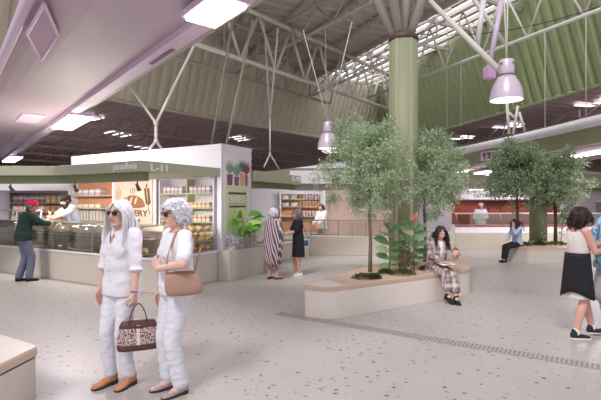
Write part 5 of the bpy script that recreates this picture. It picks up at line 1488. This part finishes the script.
# ---------- bearded baker behind the counter
B0 = onl(73, S(0, 1.10), e1)
A2 = Fig('bearded baker in black cap and pale grey shirt behind the counter', B0, (-.80, -.62), 1.90, (214, 168, 146), lean=.38, twist=.1, pz=.88, py=-.05, female=False,
         hands=(((.12, .50, 1.085), (-.25, .9, -.1), (0, 0, -1), .4), ((-.16, .46, 1.085), (.3, .9, -.1), (0, 0, -1), .5)), elbows=((1, -.2, -.5), (-1, -.2, -.5)), head=(.05, -.05, 0), vox=.010)
A2.body(); A2.face((30, 24, 22))
A2.trousers(C_black, ex=.012)
A2.top(mat('pale_grey_jersey', (206, 210, 224), .8, var=.04), 'shirt', .018, -.06, .85, .012, .006, .020, .004, 6)
A2.hair(H_dark, 160, 4, length=.05, r=.007, grav=.3, puff=1.03, front=.09)
cap_hat(A2, C_black, False)
mb = MB(); R = A2.HR
mb.ell(A2.hp(0, .050, -.095), (.062, .060, .062), R); mb.ell(A2.hp(.05, .01, -.06), (.022, .03, .05), R); mb.ell(A2.hp(-.05, .01, -.06), (.022, .03, .05), R); mb.ell(A2.hp(0, .088, -.043), (.036, .014, .010), R); mb.ell(A2.hp(0, .062, -.135), (.040, .042, .045), R)
remeshed(mb, 'beard', H_dark, A2.t, .008, 1, .005, (60, 60, 40))
for i in (0, 1): A2.shoe(i, C_black, C_black, h=.075)
mb = MB(); mb.tube([A2.wri[0]+V((math.cos(a)*.031, 0, math.sin(a)*.026)) for a in [2*PI*k/12 for k in range(13)]], .008, 6); mb.build('wristwatch', mat('watch_brown', (70, 44, 40), .5), A2.t, True, world=False)
# paper bag of bread and cup on the ledge between them
q_ = onl(50, S(0, .40), e1); q_.z = 1.2235
t = thing('paper_bag', 'small cream paper bag of bread on the counter between the two men', 'paper bag', q_)
MB().lathe([(.035, 0), (.05, .06), (.062, .13), (.056, .132), (.04, .06)], q_, 14).build('bag_body', mat('paper_cream', (238, 226, 212), .7), t, True)
MB().cap(q_+UPV*.06, q_+UPV*.20, .034, .030).build('bread_roll', g_brl, t, True)

# ---------- striped poncho person and dark dressed woman, mid distance
m, N, L, b = nodes_of('striped_weave')
tc = N.new('ShaderNodeTexCoord'); wv = N.new('ShaderNodeTexWave'); wv.inputs['Scale'].default_value = 2.6; wv.inputs['Distortion'].default_value = .5; wv.inputs['Detail'].default_value = 2; wv.inputs['Detail Scale'].default_value = 1.4
mp = N.new('ShaderNodeMapping'); mp.inputs['Rotation'].default_value = (0, .25, 0); L.new(tc.outputs['Object'], mp.inputs['Vector']); L.new(mp.outputs['Vector'], wv.inputs['Vector'])
r = ramp(N, [(0, (98, 82, 92)), (.25, (150, 132, 140)), (.42, (226, 214, 216)), (.70, (176, 158, 164)), (.85, (110, 90, 98))], 'CONSTANT'); L.new(wv.outputs['Fac'], r.inputs['Fac']); L.new(r.outputs['Color'], b.inputs['Base Color']); b.inputs['Roughness'].default_value = .9
M_poncho = m
A3 = Fig('grey haired person seen from behind in a long striped poncho, legs bare', G(273, 279), (.60, .80), 1.53, (206, 160, 142),
         feet=((.10, .02, .085, .35), (-.09, -.02, .085, -.1)), hands=(((.12, .30, 1.02), (0, 1, .1), (-.8, 0, -.5), .6), ((-.20, .16, .92), (.2, .6, -.6), (.8, 0, -.4), .6)), head=(-.35, -.1, 0), vox=.010, wide=1.05)
A3.body(); A3.face((170, 166, 170))
A3.trousers(mat('mauve_shorts', (170, 150, 156), .8), 'shorts', to=.6)
mb = MB(); rs = []; NP = 48
def poncho_ring(z, a, b_, yo, sk): 
    return (V((0, yo, z)), a, b_, sk)
vsx = []; fsx = []
rings = [(1.425, .065, .06, -.012), (1.40, .12, .085, -.012), (1.36, .205, .115, -.01), (1.25, .240, .150, .02), (1.10, .252, .172, .03), (.90, .250, .172, .02), (.70, .240, .162, .01), (.50, .222, .150, .0), (.33, .200, .140, -.01)]
for ri, (z, a, b_, yo) in enumerate(rings):
    for k in range(NP):
        th = 2*PI*k/NP; f = ri/8
        fold = 1+.10*f*math.sin(th*9+.6*math.sin(th*2))
        zz_ = z+(.05*math.sin(th*2+.5)+.03*math.sin(th*5))*f
        vsx.append(V((a*fold*math.cos(th), yo+b_*fold*math.sin(th), zz_)))
for ri in range(8):
    for k in range(NP): fsx.append((ri*NP+k, ri*NP+(k+1) % NP, (ri+1)*NP+(k+1) % NP, (ri+1)*NP+k))
mb.add(vsx, fsx)
o = mb.build('poncho', M_poncho, A3.t, True, world=False); md = o.modifiers.new('th', 'SOLIDIFY'); md.thickness = .008
A3.hair(H_silver, 260, 6, length=.07, r=.007, grav=.2, puff=1.07, front=.07, curl=.006, vol=(1.05, 1.05, 1.05), loose=.25)
for i in (0, 1): A3.shoe(i, mat('brown_sandal', (96, 62, 56), .6), C_darksole, h=.045, name='sandal')

A4 = Fig('woman in short black dress with greying hair, facing the poncho wearer', G(298, 275.5), (-.93, -.36), 1.50, (214, 164, 148),
         feet=((.08, .03, .085, .1), (-.08, -.03, .085, -.1)), hands=(((.06, .33, 1.06), (-.2, .95, .1), (-.4, 0, -.9), .5), ((-.06, .33, 1.06), (.2, .95, .1), (.4, 0, -.9), .5)), head=(.1, -.15, 0), vox=.010)
A4.body(); A4.face((60, 54, 56))
mb = MB(); A4.torso(mb, .016, -.09, .49, .012)
for i in (0, 1): A4.arm(mb, i, .016, .95)
mb.loft([(A4.pel+V((0, -.008, z)), V((a, 0, 0)), V((0, b_, 0))) for z, a, b_ in ((.2, .15, .108), (.08, .178, .124), (-.05, .196, .136), (-.25, .205, .142), (-.42, .212, .148))], 28, 2.2)
remeshed(mb, 'dress', C_black, A4.t, .010, 2, .006, (9, 9, 4), 4)
A4.hair(H_grey, 260, 9, length=.17, r=.008, grav=.30, puff=1.07, front=.06, vol=(1.04, 1.03, 1.04), fringe=.2)
for i in (0, 1): A4.shoe(i, mat('white_canvas', (236, 232, 232), .7), C_sole, h=.07)
p_ = A4.w((-.16, -.15, .84)); t = thing('cross_bag', 'small blue bag at the back of the woman in black dress', 'bag', p_-UPV*.12)
q1 = A4.wd((0, 1, 0)); q2 = A4.wd((1, 0, 0))
mb = MB(); mb.loft([(p_+UPV*z, q1*a, q2*b_) for z, a, b_ in ((-.08, .04, .015), (-.06, .058, .022), (.02, .058, .022), (.05, .045, .018))], 18, 3); mb.build('bag_body', mat('bag_blue', (58, 84, 116), .6), t, True)
mb = MB(); mb.tube([p_+UPV*.06+q1*.06, A4.w(A4.T(-.10, .10, .36)), A4.w(A4.T(.06, .055, .505)), A4.w(A4.T(.08, -.06, .50)), A4.w(A4.T(-.06, -.125, .34)), p_+UPV*.06-q1*.06], .008, 6); mb.build('strap', C_navy, t, True)

# ---------- woman in plaid suit sitting on the bench edge
m, N, L, b = nodes_of('plaid_wool')
tc = N.new('ShaderNodeTexCoord'); sx = N.new('ShaderNodeSeparateXYZ'); L.new(tc.outputs['Object'], sx.inputs[0])
prev = None
base_ = N.new('ShaderNodeRGB'); base_.outputs[0].default_value = lin((172, 152, 146))+(1,); prev = base_.outputs[0]
for ax, sc, w_, colr in (('X', 70, .35, (92, 76, 82)), ('Z', 70, .35, (92, 76, 82)), ('X', 35, -.55, (222, 208, 204)), ('Z', 35, -.55, (222, 208, 204)), ('Y', 70, .6, (92, 76, 82))):
    mm_ = N.new('ShaderNodeMath'); mm_.operation = 'MULTIPLY'; mm_.inputs[1].default_value = sc; L.new(sx.outputs[ax], mm_.inputs[0])
    sn = N.new('ShaderNodeMath'); sn.operation = 'SINE'; L.new(mm_.outputs[0], sn.inputs[0])
    gt = N.new('ShaderNodeMath'); gt.operation = 'GREATER_THAN' if w_ > 0 else 'LESS_THAN'; gt.inputs[1].default_value = w_; L.new(sn.outputs[0], gt.inputs[0])
    k_ = N.new('ShaderNodeMath'); k_.operation = 'MULTIPLY'; k_.inputs[1].default_value = .55; L.new(gt.outputs[0], k_.inputs[0])
    mx = N.new('ShaderNodeMix'); mx.data_type = 'RGBA'; mx.inputs['B'].default_value = lin(colr)+(1,); L.new(k_.outputs[0], mx.inputs['Factor']); L.new(prev, mx.inputs['A']); prev = mx.outputs['Result']
L.new(prev, b.inputs['Base Color']); b.inputs['Roughness'].default_value = .9
M_plaid = m
ed_ = V((2.56, 1.77, 0)).normalized(); eo = V((ed_.y, -ed_.x, 0))
hp0 = onl(443, (.42, 6.32), ed_)-eo*.13
A5 = Fig('woman in plaid suit with long dark hair sitting on the bench edge', (hp0.x, hp0.y, 0), (.22, -.975), 1.56, (226, 178, 162), lean=.22, pz=.585, py=.0,
         feet=((.045, .47, .14, -.2, .35), (-.075, .53, .10, .15, .3)), knees=((0, .3, 1), (0, .3, 1)), hands=(((.04, .30, .70), (-.6, .8, -.1), (0, 0, -1), .4), ((-.17, .34, .80), (.35, .7, .35), (.75, -.3, .2), 1.0)), elbows=((1, -.3, -.5), (-1, -.3, -.6)),
         head=(-.05, -.16, 0), vox=.009)
A5.body(); A5.face((60, 40, 36))
A5.trousers(M_plaid, ex=.014, to=1.62, exk=.022, exa=.045, wr=.005)
A5.top(M_plaid, 'jacket', .022, -.09, 1.9, .018, .005, .020, .015, 8, vneck=None)
mb = MB()
mb.loft([(A5.T(0, .098, .10), V((.022, 0, 0)), V((0, .035, 0))), (A5.T(0, .112, .30), V((.038, 0, 0)), V((0, .040, 0))), (A5.T(0, .075, .44), V((.055, 0, 0)), V((0, .045, 0))), (A5.T(0, .03, .51), V((.05, 0, 0)), V((0, .045, 0)))], 16, 2.4)
mb.build('blouse', C_tee, A5.t, True, world=False)
mb = MB(); mb.loft([(A5.T(.13, -.02, -.02), V((.075, 0, 0)), V((0, .10, 0))), (A5.T(.16, .02, -.09), V((.07, 0, 0)), V((0, .11, 0))), (A5.T(.165, .06, -.10), V((.065, 0, 0)), V((0, .10, 0)))], 18, 2.6); mb.build('jacket_tail', M_plaid, A5.t, True, world=False)
A5.hair(H_dark, 340, 12, length=.32, r=.0065, grav=.44, puff=1.03, front=.070, fringe=-.2, vol=(1.02, 1.02, 1.02))
for i in (0, 1): A5.shoe(i, C_black, C_darksole, h=.075, collar=.02)
cw = A5.w(A5.wri[1]+V((.045, .075, .05)))
t = thing('paper_cup', 'tall beige takeaway cup with dark lid in the plaid woman\'s hand', 'cup', cw-UPV*.06)
MB().lathe([(.026, -.07), (.036, .07)], cw, 20).build('cup_body', mat('cup_kraft', (222, 176, 140), .6), t, True)
MB().lathe([(.038, .07), (.038, .078), (.034, .082), (.033, .092)], cw, 20).build('lid', mat('cup_lid', (110, 84, 76), .5), t, True)
nb_ = A5.w(V((-.01, .31, .665))); fx = A5.wd((1, 0, 0)); fy = A5.wd(V((0, 1, -.12)).normalized())
t = thing('notebook', 'open pale notebook on the lap of the plaid woman', 'book', nb_-UPV*.012)
fn = fx.cross(fy).normalized()
MB().box(nb_-fn*.006, (.27, .19, .006), ax=(fx, fy, fn)).build('cover', C_navy, t)
for sd in (1, -1): MB().box(nb_+fx*sd*.065+fn*.003, (.125, .18, .010), ax=(fx, fy, fn)).build('pages', mat('paper_white', (240, 236, 236), .7), t)

# ---------- woman sitting on the far bench
A6 = Fig('dark haired woman in pale blue top sitting at the end of the far bench', (6.08, 12.62, 0), (-.98, -.2), 1.47, (222, 176, 160), lean=.12, pz=.60, py=.0,
         feet=((.08, .44, .10, 0, .1), (-.08, .50, .10, 0, .1)), knees=((0, .3, 1), (0, .3, 1)), hands=(((.10, .24, .72), (-.1, .9, -.4), (0, 0, -1), .3), ((-.06, .20, 1.06), (.2, -.1, .95), (0, -1, 0), .8)), elbows=((1, -.3, -.5), (-1, .1, -.8)), head=(.1, -.1, 0), vox=.011)
A6.body(); A6.face((50, 36, 34))
A6.trousers(C_black, ex=.010, to=1.9)
A6.top(mat('pale_blue_knit', (176, 190, 214), .8), 'top', .016, -.04, 1.9, .012, .005, .012, .004, 9)
A6.hair(H_dark, 240, 14, length=.34, r=.009, grav=.34, puff=1.05, front=.062, fringe=-.1)
for i in (0, 1): A6.shoe(i, C_black, C_darksole, h=.07)

# ---------- far workers
A7 = Fig('dark haired worker in white coat behind the guard rail of the second stall', (.74, 15.5, 0), (-.75, -.66), 1.60, (222, 176, 160), head=(.1, -.05, 0), vox=.013, female=False,
         hands=(((.14, .30, .98), (-.3, .9, -.2), (0, 0, -1), .3), ((-.14, .30, .98), (.3, .9, -.2), (0, 0, -1), .3)))
A7.body(); A7.face((40, 34, 32)); A7.trousers(C_beige); A7.top(C_tee, 'coat', .024, -.09, 1.9, .016, .005, .018, .02, 11)
A7.hair(H_dark, 160, 15, length=.08, r=.009, grav=.25, puff=1.06, front=.060, vol=(1.04, 1.03, 1.04), fringe=.6)
for i in (0, 1): A7.shoe(i, C_black, C_black)
A8 = Fig('butcher in white standing behind the glass counter before the red wall', (7.05, 17.6, 0), (-.35, -.93), 1.64, (222, 176, 160), head=(.2, -.05, 0), vox=.013, female=False,
         hands=(((.20, .26, 1.02), (-.5, .8, -.2), (0, 0, -1), .3), ((-.16, .28, 1.06), (.5, .8, .2), (0, 0, -1), .6)))
A8.body(); A8.face((150, 140, 136)); A8.trousers(C_beige); A8.top(C_tee, 'coat', .024, -.09, 1.9, .016, .005, .018, .02, 12)
cap_hat(A8, C_tee, False, 'white_cap')
A8.hair(H_grey, 80, 16, length=.05, r=.009, front=.09)
for i in (0, 1): A8.shoe(i, C_black, C_black)

# ---------- couple at the right edge
A9 = Fig('woman with curly dark hair, white top and black skirt at the right edge', G(578, 336.5), (.995, .0), 1.585, (222, 172, 156), lean=.02,
         feet=((.09, -.08, .085, .1), (-.08, .24, .085, .2)), hands=(((.06, .33, 1.11), (-.35, .9, .1), (-.7, .0, -.6), .6), ((-.12, .34, 1.12), (.3, .9, .1), (.6, 0, -.7), .6)), elbows=((.6, -1, -.6), (-.6, -1, -.6)), head=(.0, -.12, 0), vox=.008, wide=.92)
A9.body(); A9.face((40, 30, 28))
C_crm = mat('cream_knit', (232, 224, 218), .8, var=.03, scale=20)
mb = MB(); A9.torso(mb, .010, .02, .455, .006); o = remeshed(mb, 'sleeveless_top', C_crm, A9.t, .008, 2, .003, (9, 9, 9), 3)
for sd in (1, -1):
    mb = MB(); mb.tube([A9.T(sd*.085, .085, .40), A9.T(sd*.10, .045, .468), A9.T(sd*.10, -.01, .490), A9.T(sd*.095, -.065, .46), A9.T(sd*.06, -.095, .38)], .014, 8); mb.build('strap', C_crm, A9.t, True, world=False)
A9.skirt(C_crm, 'white_skirt', .16, -.385, .012, .030, .008, 5)
mb = MB(); rs = []
vsx = []; fsx = []; NP = 40
for ri in range(9):
    f = ri/8; z = .19-.54*f
    for k in range(NP):
        th = -PI*.42+(2*PI*.86)*k/(NP-1)+PI*.5-PI*.02
        a = (.146+.055*f)*A9.wide+.028; b_ = .104+.050*f+.030
        fold = 1+.035*f*math.sin(th*11)
        vsx.append(A9.pel+V((a*fold*math.sin(th-PI*.28), -.008-b_*fold*math.cos(th-PI*.28), z-(.05*math.cos(th*2)*f))))
for ri in range(8):
    for k in range(NP-1): fsx.append((ri*NP+k, ri*NP+k+1, (ri+1)*NP+k+1, (ri+1)*NP+k))
mb.add(vsx, fsx); o = mb.build('black_wrap_skirt', C_black, A9.t, True, world=False); md = o.modifiers.new('th', 'SOLIDIFY'); md.thickness = .007
A9.hair(H_brown, 420, 21, length=.14, r=.008, grav=.28, puff=1.05, front=.058, curl=.024, vol=(1.06, 1.04, 1.05), loose=.25, fringe=.1)
for i in (0, 1):
    o = A9.shoe(i, mat('navy_canvas', (44, 44, 58), .8), C_sole, h=.072, collar=.005, name='sneaker')
    A, R = A9.footframe(i); mb = MB(); mb.ell(A+R @ V((0, .155, -.066)), (.030, .028, .014), R); mb.build('toe_cap', C_sole, o, True, world=False)
    mb = MB(); mb.cap(A+V((0, 0, -.03)), A+V((0, 0, .022)), .040, .039); mb.build('sock', C_sole, A9.t, True, world=False)
pw = A9.w((A9.wri[0]+A9.wri[1])/2+V((0, .12, .03)))
t = thing('paper_note', 'crumpled white paper in the hands of the curly haired woman', 'paper', pw-UPV*.03)
mb = MB(); mb.ell(pw, (.055, .05, .035), nu=14, nv=9)
rg = random.Random(2)
for v in mb.v: v += rvec(rg)*.007
mb.build('sheet', C_sole, t)

m, N, L, b = nodes_of('floral_print')
tc = N.new('ShaderNodeTexCoord'); vo = N.new('ShaderNodeTexVoronoi'); vo.inputs['Scale'].default_value = 17; vo.feature = 'SMOOTH_F1'
nz = N.new('ShaderNodeTexNoise'); nz.inputs['Scale'].default_value = 20; nz.inputs['Detail'].default_value = 2
L.new(tc.outputs['Object'], vo.inputs['Vector']); L.new(tc.outputs['Object'], nz.inputs['Vector'])
ad = N.new('ShaderNodeMath'); ad.operation = 'MULTIPLY_ADD'; ad.inputs[1].default_value = .9; L.new(nz.outputs['Fac'], ad.inputs[0]); L.new(vo.outputs['Distance'], ad.inputs[2])
r = ramp(N, [(0, (70, 104, 140)), (.62, (124, 166, 200)), (.78, (186, 212, 232)), (.95, (96, 134, 170))], 'CONSTANT'); L.new(ad.outputs[0], r.inputs['Fac']); L.new(r.outputs['Color'], b.inputs['Base Color']); b.inputs['Roughness'].default_value = .85
A10 = Fig('man in blue floral shirt and grey shorts cut off by the right edge', (3.90, 5.60, 0), (-.99, -.10), 1.74, (206, 152, 130), female=False, deep=1.3, lean=-.12,
          hands=(((.10, .34, 1.06), (-.3, .9, .1), (-.7, 0, -.6), .6), ((-.12, .36, 1.08), (.3, .9, .1), (.7, 0, -.6), .6)), elbows=((.6, -1, -.6), (-.6, -1, -.6)), head=(0, -.15, 0), vox=.009)
A10.body(); A10.face((60, 46, 40))
A10.top(m, 'floral_shirt', .026, -.09, .95, .02, .007, .030, .02, 13)
A10.trousers(mat('grey_shorts', (190, 188, 196), .8), 'shorts', ex=.02, to=.98, exk=.05, z1=.1)
A10.hair(H_dark, 200, 31, length=.06, r=.008, grav=.2, puff=1.05, front=.07)
for i in (0, 1): A10.shoe(i, C_navy, C_sole, h=.072, collar=.0, name='sneaker')
# ================================================================ camera and light
cam = bpy.data.cameras.new('camera'); co = bpy.data.objects.new('camera', cam); COL.objects.link(co)
co.location = (0, 0, HC); co.rotation_euler = (PI/2, 0, 0)
cam.sensor_width = 36; cam.lens = F/601*36; cam.shift_y = 3/601; cam.clip_end = 200
scn.camera = co
w = bpy.data.worlds.new('world'); scn.world = w; w.use_nodes = True
bg = w.node_tree.nodes['Background']; bg.inputs['Color'].default_value = lin((248, 244, 250))+(1,); bg.inputs['Strength'].default_value = .72
sl = bpy.data.lights.new('daylight', 'SUN'); sl.energy = 1.6; sl.angle = math.radians(12); sl.color = (1, .97, .95)
so = bpy.data.objects.new('daylight', sl); COL.objects.link(so)
so.rotation_euler = V((.35, .75, -.95)).to_track_quat('-Z', 'Y').to_euler()
so.location = (-4, -6, 12)
vs = scn.view_settings
scn.display_settings.display_device = 'sRGB'
vs.view_transform = 'Standard'; vs.look = 'None'; vs.gamma = 1; vs.use_curve_mapping = False
vs.exposure = 0.0
